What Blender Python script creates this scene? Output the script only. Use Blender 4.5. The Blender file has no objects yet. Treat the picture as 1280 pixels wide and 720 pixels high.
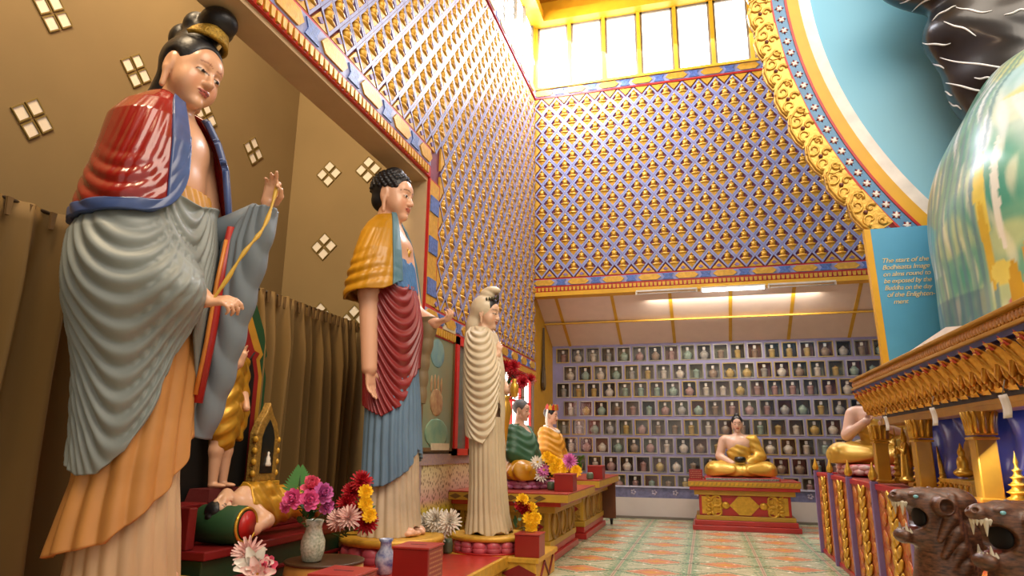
import bpy, bmesh, math, random
import numpy as np
from mathutils import Vector, Matrix, Euler
random.seed(7); RNG = np.random.default_rng(11)
PI = math.pi
C = bpy.context.scene.collection
def R_(d): return math.radians(d)

# ------------------------------------------------------------------ camera (solved from the room's own lines; eye height 1.3)
EYE = np.array([0, 0, 1.3])
_yaw, _pit, _rol, FPX = math.radians(15.863), math.radians(13.442), math.radians(.58), 834.4
_F = np.array([-math.sin(_yaw)*math.cos(_pit), math.cos(_yaw)*math.cos(_pit), math.sin(_pit)])
_R = np.array([math.cos(_yaw), math.sin(_yaw), 0]); _U = np.cross(_R, _F)
_R, _U = math.cos(_rol)*_R+math.sin(_rol)*_U, -math.sin(_rol)*_R+math.cos(_rol)*_U
cam_d = bpy.data.cameras.new('camera'); cam = bpy.data.objects.new('camera', cam_d); C.objects.link(cam)
cam_d.sensor_width = 36; cam_d.lens = 36*FPX/1280; cam_d.clip_start = .05; cam_d.clip_end = 200
cam.matrix_world = Matrix(((_R[0], _U[0], -_F[0], EYE[0]), (_R[1], _U[1], -_F[1], EYE[1]), (_R[2], _U[2], -_F[2], EYE[2]), (0, 0, 0, 1)))
bpy.context.scene.camera = cam

# ------------------------------------------------------------------ materials
def lin(c):
    if isinstance(c, str):
        c = c.lstrip('#'); c = [int(c[i:i+2], 16)/255 for i in (0, 2, 4)]
        return tuple((v/12.92 if v <= .04045 else ((v+.055)/1.055)**2.4) for v in c)
    return tuple(c)
_mats = {}
def mat(name, col, rough=.5, metal=0., var=.12, vscale=6., bump=0., bscale=30., coat=0., col2=None, stretch=None, vcol=False, emit=0., spec=.5, detail=5., trans=0., bdist=.01):
    if name in _mats: return _mats[name]
    m = bpy.data.materials.new(name); m.use_nodes = True; nt = m.node_tree; N = nt.nodes; Lk = nt.links
    b = N['Principled BSDF']; c = lin(col)
    b.inputs['Roughness'].default_value = rough; b.inputs['Metallic'].default_value = metal
    b.inputs['Specular IOR Level'].default_value = spec
    if coat: b.inputs['Coat Weight'].default_value = coat; b.inputs['Coat Roughness'].default_value = .12
    if trans: b.inputs['Transmission Weight'].default_value = trans
    tc = N.new('ShaderNodeTexCoord'); mp = N.new('ShaderNodeMapping'); Lk.new(tc.outputs['Object'], mp.inputs['Vector'])
    if stretch: mp.inputs['Scale'].default_value = stretch
    nz = N.new('ShaderNodeTexNoise'); nz.inputs['Scale'].default_value = vscale; nz.inputs['Detail'].default_value = detail
    Lk.new(mp.outputs['Vector'], nz.inputs['Vector'])
    rp = N.new('ShaderNodeValToRGB'); rp.color_ramp.elements[0].position = .3; rp.color_ramp.elements[1].position = .7
    if col2: d2 = lin(col2); d1 = c
    else:
        d1 = tuple(v*(1-var) for v in c); d2 = tuple(min(1, v*(1+var)) for v in c)
    rp.color_ramp.elements[0].color = (*d1, 1); rp.color_ramp.elements[1].color = (*d2, 1)
    Lk.new(nz.outputs['Fac'], rp.inputs['Fac'])
    out = rp.outputs['Color']
    if vcol:
        at = N.new('ShaderNodeAttribute'); at.attribute_name = 'Col'
        mx = N.new('ShaderNodeMix'); mx.data_type = 'RGBA'; mx.blend_type = 'MULTIPLY'; mx.inputs['Factor'].default_value = 1
        Lk.new(at.outputs['Color'], mx.inputs['A']); Lk.new(out, mx.inputs['B']); out = mx.outputs['Result']
    Lk.new(out, b.inputs['Base Color'])
    if emit: Lk.new(out, b.inputs['Emission Color']); b.inputs['Emission Strength'].default_value = emit
    if bump:
        n2 = N.new('ShaderNodeTexNoise'); n2.inputs['Scale'].default_value = bscale; n2.inputs['Detail'].default_value = 4
        Lk.new(mp.outputs['Vector'], n2.inputs['Vector'])
        bp = N.new('ShaderNodeBump'); bp.inputs['Strength'].default_value = bump; bp.inputs['Distance'].default_value = bdist
        Lk.new(n2.outputs['Fac'], bp.inputs['Height']); Lk.new(bp.outputs['Normal'], b.inputs['Normal'])
    _mats[name] = m
    return m

# ------------------------------------------------------------------ objects
def thing(name, label, cat, loc=(0, 0, 0), rz=0., group=None):
    o = bpy.data.objects.new(name, None); C.objects.link(o); o.location = loc; o.rotation_euler = (0, 0, rz)
    o['label'] = label; o['category'] = cat; o.empty_display_size = .1
    if group: o['group'] = group
    return o
def tag(o, label=None, cat=None, group=None, kind=None):
    if label: o['label'] = label
    if cat: o['category'] = cat
    if group: o['group'] = group
    if kind: o['kind'] = kind
    return o
def copy_tree(o, loc=None, label=None, parent=None, rz=None):
    c = o.copy(); C.objects.link(c); c.parent = parent
    if loc is not None: c.location = loc
    if rz is not None: c.rotation_euler = (0, 0, rz)
    if label: c['label'] = label
    for ch in list(o.children): copy_tree(ch, parent=c)
    return c
def link_mesh(name, V, Fc, mats, parent=None, smooth=True, fm=None, loc=(0, 0, 0), cols=None):
    me = bpy.data.meshes.new(name)
    V = np.asarray(V, dtype=np.float32)
    if isinstance(Fc, np.ndarray):
        n, k = Fc.shape
        me.vertices.add(len(V)); me.vertices.foreach_set('co', V.ravel())
        me.loops.add(n*k); me.loops.foreach_set('vertex_index', Fc.astype(np.int32).ravel())
        me.polygons.add(n); me.polygons.foreach_set('loop_start', np.arange(0, n*k, k, dtype=np.int32))
        me.update(calc_edges=True)
    else: me.from_pydata([tuple(map(float, v)) for v in V], [], Fc)
    if not isinstance(mats, (list, tuple)): mats = [mats]
    for m in mats: me.materials.append(m)
    if fm is not None: me.polygons.foreach_set('material_index', np.asarray(fm, dtype=np.int32))
    if isinstance(smooth, bool): me.polygons.foreach_set('use_smooth', np.full(len(me.polygons), smooth))
    else: me.polygons.foreach_set('use_smooth', np.asarray(smooth, dtype=bool))
    if cols is not None:
        a = me.color_attributes.new('Col', 'FLOAT_COLOR', 'POINT')
        a.data.foreach_set('color', np.concatenate([cols, np.ones((len(cols), 1))], 1).astype(np.float32).ravel())
    me.validate(); me.update()
    o = bpy.data.objects.new(name, me); C.objects.link(o); o.location = loc
    if parent: o.parent = parent
    return o

class MB:
    def __init__(s): s.v = []; s.f = []; s.m = []; s.s = []; s.T = None
    def add(s, V, Fc, mi=0, sm=False):
        b = len(s.v)
        for p in V:
            s.v.append(tuple(s.T @ Vector(p)) if s.T is not None else tuple(p))
        for q in Fc: s.f.append(tuple(b+i for i in q)); s.m.append(mi); s.s.append(sm)
        return s
    def box(s, x0, x1, y0, y1, z0, z1, mi=0, taper=0.):
        t = taper
        V = [(x0, y0, z0), (x1, y0, z0), (x1, y1, z0), (x0, y1, z0), (x0+t, y0+t, z1), (x1-t, y0+t, z1), (x1-t, y1-t, z1), (x0+t, y1-t, z1)]
        return s.add(V, [(3, 2, 1, 0), (4, 5, 6, 7), (0, 1, 5, 4), (1, 2, 6, 5), (2, 3, 7, 6), (3, 0, 4, 7)], mi)
    def lathe(s, prof, n=24, c=(0, 0, 0), mi=0, sx=1, sy=1, wav=0., wn=8, cap=True, sm=True):
        V = []; Fc = []
        for r, z in prof:
            for i in range(n):
                a = 2*PI*i/n; rr = r*(1+wav*math.cos(wn*a))
                V.append((c[0]+rr*math.cos(a)*sx, c[1]+rr*math.sin(a)*sy, c[2]+z))
        for k in range(len(prof)-1):
            for i in range(n):
                j = (i+1) % n; Fc.append((k*n+i, k*n+j, (k+1)*n+j, (k+1)*n+i))
        s.add(V, Fc, mi, sm)
        if cap: s.add(V[:n], [tuple(range(n))[::-1]], mi); s.add(V[-n:], [tuple(range(n))], mi)
        return s
    def tube(s, pts, r, n=8, mi=0, closed=False, sm=True, flat=1.):
        pts = [Vector(p) for p in pts]; k = len(pts); V = []; Fc = []
        up = Vector((0, 0, 1)); rr = r if isinstance(r, (list, tuple)) else [r]*k
        t0 = (pts[1]-pts[0]).normalized()
        a = t0.cross(up if abs(t0.z) < .9 else Vector((1, 0, 0))).normalized()
        for i, p in enumerate(pts):
            t = ((pts[(i+1) % k]-pts[i-1]) if closed or 0 < i < k-1 else (pts[1]-pts[0] if i == 0 else pts[-1]-pts[-2])).normalized()
            a = (a-t*a.dot(t)).normalized(); b = t.cross(a)
            for j in range(n):
                g = 2*PI*j/n; V.append(p+a*(rr[i]*math.cos(g))+b*(rr[i]*math.sin(g)*flat))
        for i in range(k if closed else k-1):
            for j in range(n):
                i2 = (i+1) % k; j2 = (j+1) % n
                Fc.append((i*n+j, i*n+j2, i2*n+j2, i2*n+j))
        s.add(V, Fc, mi, sm)
        if not closed: s.add(V[:n], [tuple(range(n))[::-1]], mi, sm); s.add(V[-n:], [tuple(range(n))], mi, sm)
        return s
    def ell(s, c, r, nu=14, nv=8, mi=0, rot=None, sm=True):
        V = []; Fc = []
        M = rot.to_3x3() if rot is not None else None
        for k in range(nv+1):
            p = PI*k/nv-PI/2
            for i in range(nu):
                a = 2*PI*i/nu; q = Vector((r[0]*math.cos(p)*math.cos(a), r[1]*math.cos(p)*math.sin(a), r[2]*math.sin(p)))
                if M is not None: q = M @ q
                V.append((c[0]+q.x, c[1]+q.y, c[2]+q.z))
        for k in range(nv):
            for i in range(nu):
                j = (i+1) % nu; Fc.append((k*nu+i, k*nu+j, (k+1)*nu+j, (k+1)*nu+i))
        return s.add(V, Fc, mi, sm)
    def prism(s, poly, fr, d, mi=0, sm=False):
        """poly: 2-D points; fr: (origin, u, v, w) frame; extruded d along w."""
        o, u, v, w = [Vector(x) for x in fr]; n = len(poly)
        A = [o+u*a+v*b for a, b in poly]; B = [p+w*d for p in A]
        s.add(A+B, [tuple(range(n))[::-1], tuple(range(n, 2*n))]+[(i, (i+1) % n, n+(i+1) % n, n+i) for i in range(n)], mi, sm)
        return s
    def grid(s, fn, nu, nv, mi=0, sm=True, cu=False):
        V = [fn(i/(nu if cu else nu-1), j/(nv-1)) for j in range(nv) for i in range(nu)]
        Fc = [(j*nu+i, j*nu+(i+1) % nu, (j+1)*nu+(i+1) % nu, (j+1)*nu+i) for j in range(nv-1) for i in range(nu if cu else nu-1)]
        return s.add(V, Fc, mi, sm)
    def build(s, name, mats, parent=None, loc=(0, 0, 0), bev=0., solid=0., weld=True):
        o = link_mesh(name, s.v, s.f, mats, parent, smooth=s.s, fm=s.m, loc=loc)
        bm = bmesh.new(); bm.from_mesh(o.data); bmesh.ops.remove_doubles(bm, verts=bm.verts, dist=1e-5) if weld else None
        bmesh.ops.recalc_face_normals(bm, faces=bm.faces); bm.to_mesh(o.data); bm.free()
        if solid: md = o.modifiers.new('thickness', 'SOLIDIFY'); md.thickness = solid; md.offset = 0
        if bev:
            md = o.modifiers.new('bevel', 'BEVEL'); md.width = bev; md.segments = 2; md.limit_method = 'ANGLE'; md.angle_limit = R_(40)
        return o
FX = ((0, 0, 0), (1, 0, 0), (0, 0, 1), (0, -1, 0))

# ------------------------------------------------------------------ smooth solids (distance fields meshed by surface nets)
def _dist(P, pr):
    k = pr[0]
    if k == 'c':
        a, b = np.array(pr[1]), np.array(pr[2]); ba = b-a; q = P-a
        t = np.clip(q@ba/max(ba@ba, 1e-12), 0, 1)
        return np.sqrt(((q-t[:, None]*ba)**2).sum(1))-(pr[3]+(pr[4]-pr[3])*t)
    if k == 'e':
        c, r, M = np.array(pr[1]), np.array(pr[2]), pr[3]
        q = (P-c)
        if M is not None: q = q@M
        k0 = np.sqrt(((q/r)**2).sum(1)); k1 = np.sqrt(((q/r**2)**2).sum(1))+1e-9
        return k0*(k0-1)/k1
    if k == 'b':
        c, r, M, rd = np.array(pr[1]), np.array(pr[2]), pr[3], pr[4]
        q = (P-c)
        if M is not None: q = q@M
        q = np.abs(q)-(r-rd)
        return np.sqrt((np.maximum(q, 0)**2).sum(1))+np.minimum(q.max(1), 0)-rd
class Solid:
    """list of (sign, primitive, blend); later ones blend onto what stands."""
    def __init__(s): s.p = []; s.M = Matrix.Identity(4); s.clip = []; s.disp = None
    def _t(s, p): return tuple(s.M @ Vector(p))
    def _sc(s): return s.M.to_scale()[0]
    def c(s, a, b, ra, rb=None, k=.02, sg=1):
        q = s._sc(); rb = ra if rb is None else rb
        s.p.append((sg, ('c', s._t(a), s._t(b), ra*q, rb*q), k*q)); return s
    def _rot(s, rot):
        m = s.M.to_quaternion().to_matrix()
        if rot is not None: m = m @ (rot.to_matrix() if isinstance(rot, Euler) else rot.to_3x3())
        return np.array(m)
    def e(s, c, r, k=.02, sg=1, rot=None):
        q = s._sc(); r = (r, r, r) if not hasattr(r, '__len__') else r
        s.p.append((sg, ('e', s._t(c), tuple(x*q for x in r), s._rot(rot)), k*q)); return s
    def b(s, c, r, k=.02, sg=1, rot=None, rd=.01):
        q = s._sc(); s.p.append((sg, ('b', s._t(c), tuple(x*q for x in r), s._rot(rot), rd*q), k*q)); return s
    def chain(s, pts, rs, k=.02):
        for i in range(len(pts)-1): s.c(pts[i], pts[i+1], rs[i], rs[i+1], k)
        return s
    def eval(s, P, far):
        d = np.full(len(P), 9.)
        for sg, pr, k in s.p:
            if pr[0] == 'c':
                lo = np.minimum(pr[1], pr[2])-max(pr[3], pr[4]); hi = np.maximum(pr[1], pr[2])+max(pr[3], pr[4])
            else:
                R = np.linalg.norm(pr[2]) if pr[0] == 'b' else max(pr[2]); lo = np.array(pr[1])-R; hi = np.array(pr[1])+R
            w = k+far
            ix = np.where(((P > lo-w) & (P < hi+w)).all(1))[0]
            if len(ix) == 0: continue
            e = _dist(P[ix], pr); a = d[ix]
            if sg > 0:
                h = np.clip(.5+.5*(a-e)/k, 0, 1); d[ix] = a+(e-a)*h-k*h*(1-h)
            else:
                e = -e; h = np.clip(.5-.5*(a-e)/k, 0, 1); d[ix] = a+(e-a)*h+k*h*(1-h)
        if s.disp is not None: d = d+s.disp(P)
        for f in s.clip: d = np.maximum(d, f(P))
        return d
    def mesh(s, h):
        lo = np.full(3, 1e9); hi = -lo
        for sg, pr, k in s.p:
            if sg < 0: continue
            if pr[0] == 'c': R = max(pr[3], pr[4]); lo = np.minimum(lo, np.minimum(pr[1], pr[2])-R); hi = np.maximum(hi, np.maximum(pr[1], pr[2])+R)
            else:
                R = np.linalg.norm(pr[2]) if pr[0] == 'b' else max(pr[2]); lo = np.minimum(lo, np.array(pr[1])-R); hi = np.maximum(hi, np.array(pr[1])+R)
        B = 4; H = h*B; lo = lo-H*1.5; n = np.ceil((hi+H*1.5-lo)/H).astype(int)
        g = np.stack(np.meshgrid(*[np.arange(v) for v in n], indexing='ij'), -1).reshape(-1, 3)
        dc = s.eval(lo+(g+.5-.5/B)*H, H*2)
        near = np.abs(dc) < H*1.6
        V = np.repeat(np.repeat(np.repeat(dc.reshape(n), B, 0), B, 1), B, 2).astype(np.float32)
        gi = g[near]; sub = np.stack(np.meshgrid(*[np.arange(B)]*3, indexing='ij'), -1).reshape(-1, 3)
        fi = (gi[:, None, :]*B+sub[None]).reshape(-1, 3)
        fv = np.empty(len(fi), np.float32)
        for i in range(0, len(fi), 400000):
            fv[i:i+400000] = s.eval(lo+fi[i:i+400000]*h, h*3)
        V[fi[:, 0], fi[:, 1], fi[:, 2]] = fv
        I = V < 0
        cs = I[:-1, :-1, :-1].astype(np.int8)
        off = [(a, b, c) for a in (0, 1) for b in (0, 1) for c in (0, 1)]
        nx, ny, nz = V.shape; cnt = np.zeros((nx-1, ny-1, nz-1), np.int8)
        for a, b, c in off: cnt += I[a:nx-1+a, b:ny-1+b, c:nz-1+c]
        act = (cnt > 0) & (cnt < 8); ids = np.argwhere(act)
        idx = np.full(act.shape, -1, np.int32); idx[act] = np.arange(len(ids))
        cv = np.stack([V[ids[:, 0]+a, ids[:, 1]+b, ids[:, 2]+c] for a, b, c in off], 1)
        offa = np.array(off, float); acc = np.zeros((len(ids), 3)); w = np.zeros(len(ids))
        for i in range(8):
            for j in range(i+1, 8):
                if np.abs(offa[i]-offa[j]).sum() != 1: continue
                m = (cv[:, i] < 0) != (cv[:, j] < 0)
                t = np.where(m, cv[:, i]/np.where(m, cv[:, i]-cv[:, j], 1), 0)
                acc += m[:, None]*(offa[i]+t[:, None]*(offa[j]-offa[i])); w += m
        Vt = lo+(ids+acc/w[:, None])*h
        Fs = []
        for ax in range(3):
            u, v = (ax+1) % 3, (ax+2) % 3
            sl0 = [slice(None)]*3; sl1 = [slice(None)]*3; sl0[ax] = slice(0, -1); sl1[ax] = slice(1, None)
            A = I[tuple(sl0)]; Bq = I[tuple(sl1)]
            ch = np.argwhere(A != Bq)
            ch = ch[(ch[:, u] > 0) & (ch[:, v] > 0) & (ch[:, u] < V.shape[u]-1) & (ch[:, v] < V.shape[v]-1)]
            fl = A[ch[:, 0], ch[:, 1], ch[:, 2]]
            q = []
            for du, dv in ((1, 1), (0, 1), (0, 0), (1, 0)):
                cc = ch.copy(); cc[:, u] -= du; cc[:, v] -= dv; q.append(idx[cc[:, 0], cc[:, 1], cc[:, 2]])
            q = np.stack(q, 1); q[~fl] = q[~fl][:, ::-1]; Fs.append(q)
        Fc = np.concatenate(Fs); Fc = Fc[(Fc >= 0).all(1)]
        return Vt, Fc
    def build(s, name, m, parent=None, h=.01, loc=(0, 0, 0), paint=None):
        V, Fc = s.mesh(h)
        return link_mesh(name, V, Fc, m, parent, True, loc=loc, cols=paint(V) if paint else None)
def TRS(loc=(0, 0, 0), rot=(0, 0, 0), sc=1.): return Matrix.Translation(loc) @ Euler(tuple(R_(a) for a in rot)).to_matrix().to_4x4() @ Matrix.Scale(sc, 4)

# ---- a carved head: chin at 0, crown at 1, looking along +x
def head(S, M, ears=1., neck=.3, jaw=1.):
    o = S.M; S.M = M
    S.e((-.04, 0, .62), (.37, .315, .37), .02).e((.1, 0, .42), (.26, .265*jaw, .38), .08).e((.16, 0, .17), (.17, .16, .15), .1)
    for y in (-1, 1): S.e((.19, y*.14*jaw, .3), (.13, .12, .15), .08)
    S.e((.28, 0, .62), (.1, .2, .16), .1)
    for y in (-1, 1): S.e((.39, y*.12, .475), (.07, .085, .045), .05, -1)
    for y in (-1, 1): S.e((.3, y*.122, .47), (.07, .075, .043), .025)
    S.c((.335, 0, .53), (.415, 0, .335), .028, .045, .04).e((.4, 0, .325), (.05, .05, .042), .03)
    for y in (-1, 1): S.e((.365, y*.05, .318), (.04, .03, .03), .02)
    S.e((.335, 0, .235), (.055, .095, .03), .02).e((.33, 0, .192), (.053, .075, .03), .02)
    S.c((.41, -.075, .2135), (.41, .075, .2135), .01, .01, .012, -1)
    S.e((.28, 0, .07), (.08, .09, .07), .06)
    for y in (-1, 1):
        S.e((-.04, y*.315, .47), (.085, .04, .14*ears), .02).e((-.035, y*.365, .49), (.05, .025, .085*ears), .02, -1)
        S.c((-.03, y*.315, .38), (-.02, y*.30, .38-.2*ears), .04, .035, .03)
    if neck: S.c((-.06, 0, .3), (-.1, 0, -neck), .19, .22, .07)
    S.M = o
SKIN = lin('#d9ab8c')
def face_paint(V, M, skin=SKIN, lip='#a8503f', brow='#3a2a20', col=None, eyes=True):
    c = np.tile(np.array(skin), (len(V), 1)) if col is None else col
    Mi = np.array(M.inverted()); Q = V@Mi[:3, :3].T+Mi[:3, 3]
    x, y, z = Q[:, 0], Q[:, 1], Q[:, 2]; fr = (x > .18) & (z > 0) & (z < .8) & (np.abs(y) < .26); ay = np.abs(y)
    def put(mask, rgb):
        c[mask & fr] = lin(rgb)
    ck = np.exp(-((ay-.16)**2/.006+(z-.3)**2/.008))*fr
    c[:] = c*(1-ck[:, None]*np.array([.02, .18, .2]))
    put(((y/.1)**2+((z-.24+.1*ay)/.02)**2 < 1) | ((y/.075)**2+((z-.192)/.024)**2 < 1), lip)
    put((np.abs(z-.2135) < .006) & (ay < .08), '#5a2a22')
    bz = .585-2.2*(ay-.13)**2
    put((np.abs(z-bz) < .011-.03*np.abs(ay-.12)) & (ay > .035) & (ay < .235), brow)
    if eyes:
        e = (((ay-.122)/.068)**2+((z-.458)/.017)**2 < 1); put(e, '#f2e9dc')
        put(e & ((ay-.125)**2+(z-.458)**2 < .0009), '#120c0a')
        put((np.abs(z-.476+2.5*(ay-.122)**2) < .007) & (np.abs(ay-.122) < .08), '#2a1a14')
    return c

# ---- a hand: wrist at origin, fingers along +x, palm facing -z, thumb on +y (mirror with s=-1); cu = curl per finger
def hand(S, M, cu=(.35, .4, .45, .5), th=.3, mir=1, spread=.06):
    o = S.M; S.M = M; m = mir
    S.b((.42, 0, 0), (.42, .36, .13), .06, rd=.12).c((-.35, 0, 0), (.1, 0, 0), .24, .25, .1)
    Ls = (.78, .88, .8, .62); ys = (.27, .09, -.09, -.27)
    for i in range(4):
        p = Vector((.8, ys[i]*m, 0)); a = 0; ya = (ys[i]/.27)*spread*m; r = .105-.008*i
        pts = [tuple(p-Vector((.1, 0, 0)))]+[tuple(p)]
        for f in (.45, .3, .25):
            a += cu[i]*1.1; d = Vector((math.cos(a)*math.cos(ya), math.sin(ya), -math.sin(a))); p = p+d*Ls[i]*f; pts.append(tuple(p))
        S.chain(pts, [r*1.1, r*1.08, r, r*.93, r*.8], .025)
    p0 = Vector((.18, .3*m, -.03)); p1 = p0+Vector((.3, .22*m, -.14-.2*th)); p2 = p1+Vector((.3, .08*m-.12*th*m, -.1-.15*th)); 
    S.chain([(.1, .12*m, 0), tuple(p0), tuple(p1), tuple(p2)], [.18, .16, .125, .1], .04)
    S.M = o

# ---- draped cloth: polar sheet round an axis. z between top(th) and bot(th); radius from a table plus bumps and folds
def drape(name, prof, top, bot, m, parent, th0=-180, th1=180, nt=220, nz=120, bumps=(), folds=None, thick=.02, off=0., close=True, warp=None):
    T = np.radians(np.linspace(th0, th1, nt, endpoint=not close))
    tv = np.linspace(0, 1, nz)
    D = np.degrees(T)
    tz = np.array([top(d) if callable(top) else top for d in D]); bz = np.array([bot(d) if callable(bot) else bot for d in D])
    Z = tz[None]+(bz-tz)[None]*tv[:, None]; TH = np.broadcast_to(T[None], Z.shape); DE = np.degrees(TH); TV = np.broadcast_to(tv[:, None], Z.shape)
    zs = [p[0] for p in prof][::-1]; cols = [np.interp(Z, zs, [p[i] for p in prof][::-1]) for i in range(1, 6)]
    cx, cy, rf, rb, rs = cols
    rx = np.where(np.cos(TH) > 0, rf, rb); n = 2.3
    Rr = (np.abs(np.cos(TH)/rx)**n+np.abs(np.sin(TH)/rs)**n)**(-1/n)
    for (t0, st, z0, sz, amp) in bumps:
        dd = (DE-t0+180) % 360-180
        Rr = Rr+amp*np.exp(-(dd/st)**2-((Z-z0)/sz)**2)
    if folds is not None: Rr = Rr+folds(DE, Z, TV)
    Rr = Rr+off
    P = np.stack([cx+Rr*np.cos(TH), cy+Rr*np.sin(TH), Z], -1)
    if warp is not None: P = warp(P, DE, Z, TV)
    V = P.reshape(-1, 3); I = np.arange(nz*nt).reshape(nz, nt)
    if close: J = np.concatenate([I, I[:, :1]], 1)
    else: J = I
    Fc = np.stack([J[:-1, :-1], J[1:, :-1], J[1:, 1:], J[:-1, 1:]], -1).reshape(-1, 4)
    o = link_mesh(name, V, Fc, m, parent, True)
    md = o.modifiers.new('thickness', 'SOLIDIFY'); md.thickness = thick; md.offset = -1
    return o
def ridge(ph, sharp=1.6): return (np.abs(np.cos(ph*PI)))**sharp
def win(d, a, b, s=10.): return 1/(1+np.exp(-(d-a)/s))*1/(1+np.exp((d-b)/s))
# ================================================================== the room
XL, YB, YN, XR = -3.0, 12.12, 13.75, 7.0
def nd(nt, op, a, b=None):
    n = nt.nodes.new('ShaderNodeMath'); n.operation = op
    for i, v in enumerate((a, b)):
        if v is None: continue
        if isinstance(v, (int, float)): n.inputs[i].default_value = v
        else: nt.links.new(v, n.inputs[i])
    return n.outputs[0]
def mixc(nt, f, a, b):
    n = nt.nodes.new('ShaderNodeMix'); n.data_type = 'RGBA'
    if isinstance(f, (int, float)): n.inputs['Factor'].default_value = f
    else: nt.links.new(f, n.inputs['Factor'])
    for k, v in (('A', a), ('B', b)):
        if isinstance(v, (tuple, str)): n.inputs[k].default_value = (*lin(v), 1)
        else: nt.links.new(v, n.inputs[k])
    return n.outputs['Result']
def floor_mat():
    m = bpy.data.materials.new('painted floor tiles'); m.use_nodes = True; nt = m.node_tree; b = nt.nodes['Principled BSDF']
    tc = nt.nodes.new('ShaderNodeTexCoord'); sp = nt.nodes.new('ShaderNodeSeparateXYZ'); nt.links.new(tc.outputs['Object'], sp.inputs[0])
    n1 = nt.nodes.new('ShaderNodeTexNoise'); n1.inputs['Scale'].default_value = 9; n1.inputs['Detail'].default_value = 4; nt.links.new(tc.outputs['Object'], n1.inputs['Vector'])
    n2 = nt.nodes.new('ShaderNodeTexNoise'); n2.inputs['Scale'].default_value = 30; nt.links.new(tc.outputs['Object'], n2.inputs['Vector'])
    u = nd(nt, 'FRACT', nd(nt, 'DIVIDE', nd(nt, 'ADD', sp.outputs[0], .24+7.8), .78)); v = nd(nt, 'FRACT', nd(nt, 'DIVIDE', nd(nt, 'ADD', sp.outputs[1], 7.5), .75))
    au = nd(nt, 'ABSOLUTE', nd(nt, 'SUBTRACT', u, .5)); av = nd(nt, 'ABSOLUTE', nd(nt, 'SUBTRACT', v, .5))
    wob = nd(nt, 'MULTIPLY', nd(nt, 'SUBTRACT', n2.outputs['Fac'], .5), .7)
    dia = nd(nt, 'ADD', nd(nt, 'ADD', nd(nt, 'DIVIDE', au, .44), nd(nt, 'DIVIDE', av, .34)), wob)
    base = mixc(nt, n1.outputs['Fac'], '#a4b48c', '#dccfb2')
    edge = nd(nt, 'GREATER_THAN', nd(nt, 'ADD', au, wob), .4); base = mixc(nt, nd(nt, 'MULTIPLY', edge, .75), base, '#6f9c74')
    edge2 = nd(nt, 'GREATER_THAN', au, .475); base = mixc(nt, nd(nt, 'MULTIPLY', edge2, .7), base, '#d9b3a0')
    vine = nd(nt, 'LESS_THAN', nd(nt, 'ABSOLUTE', nd(nt, 'SUBTRACT', dia, 1.12)), .09); base = mixc(nt, nd(nt, 'MULTIPLY', vine, .8), base, '#4f7f5a')
    red = nd(nt, 'LESS_THAN', dia, .86); base = mixc(nt, nd(nt, 'MULTIPLY', red, .72), base, mixc(nt, n1.outputs['Fac'], '#d9543f', '#d98a5a'))
    yel = nd(nt, 'LESS_THAN', dia, .38); base = mixc(nt, nd(nt, 'MULTIPLY', yel, .8), base, '#d8a04a')
    spk = nd(nt, 'GREATER_THAN', n2.outputs['Fac'], .66); base = mixc(nt, nd(nt, 'MULTIPLY', spk, .6), base, '#57584a')
    g = nd(nt, 'LESS_THAN', nd(nt, 'MINIMUM', nd(nt, 'SUBTRACT', .5, au), nd(nt, 'SUBTRACT', .5, av)), .008); base = mixc(nt, nd(nt, 'MULTIPLY', g, .5), base, '#7a705c')
    nt.links.new(base, b.inputs['Base Color']); b.inputs['Roughness'].default_value = .22
    rr = nt.nodes.new('ShaderNodeMapRange'); rr.inputs['To Min'].default_value = .14; rr.inputs['To Max'].default_value = .34
    nt.links.new(n1.outputs['Fac'], rr.inputs['Value']); nt.links.new(rr.outputs[0], b.inputs['Roughness'])
    return m
def struct(mb, name, m, **k): return tag(mb.build(name, m, **k), kind='structure')
M_tan = mat('tan plaster', '#8f7c56', .8, var=.06, vscale=1.2)
M_cream = mat('cream plaster', '#b09468', .75, var=.05, vscale=2)
M_white = mat('pale plaster', '#d9cdc8', .7, var=.04, vscale=2)
M_yel = mat('yellow paint', '#d9a520', .45, var=.06)
M_yel2 = mat('golden yellow paint', '#c99c2c', .45, var=.08)
M_lilac = mat('lilac paint', '#8a86b0', .6, var=.07, vscale=8)
M_red = mat('red paint', '#b3201c', .4, var=.12)
M_dred = mat('dark red paint', '#7d1418', .4, var=.12)
M_maroon = mat('maroon recess', '#7d3a52', .6, var=.2, vscale=12)
M_blue = mat('lattice blue paint', '#8c94c4', .4, var=.12, vscale=10, bump=.2, bscale=60)
M_purp = mat('lattice violet', '#7f6fa4', .5, var=.15, vscale=10)
M_gold = mat('gold relief paint', '#cf9f36', .4, metal=.2, var=.15, vscale=18, bump=.3, bscale=45)
M_goldb = mat('bright gilding', '#d6a83c', .3, metal=.6, var=.18, vscale=14, bump=.5, bscale=40)
M_golds = mat('satin gilding', '#d0a03a', .3, metal=.55, var=.1, vscale=8)
struct(MB().box(-6.5, XR, -4, 15, -.1, 0), 'floor', floor_mat())
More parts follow.
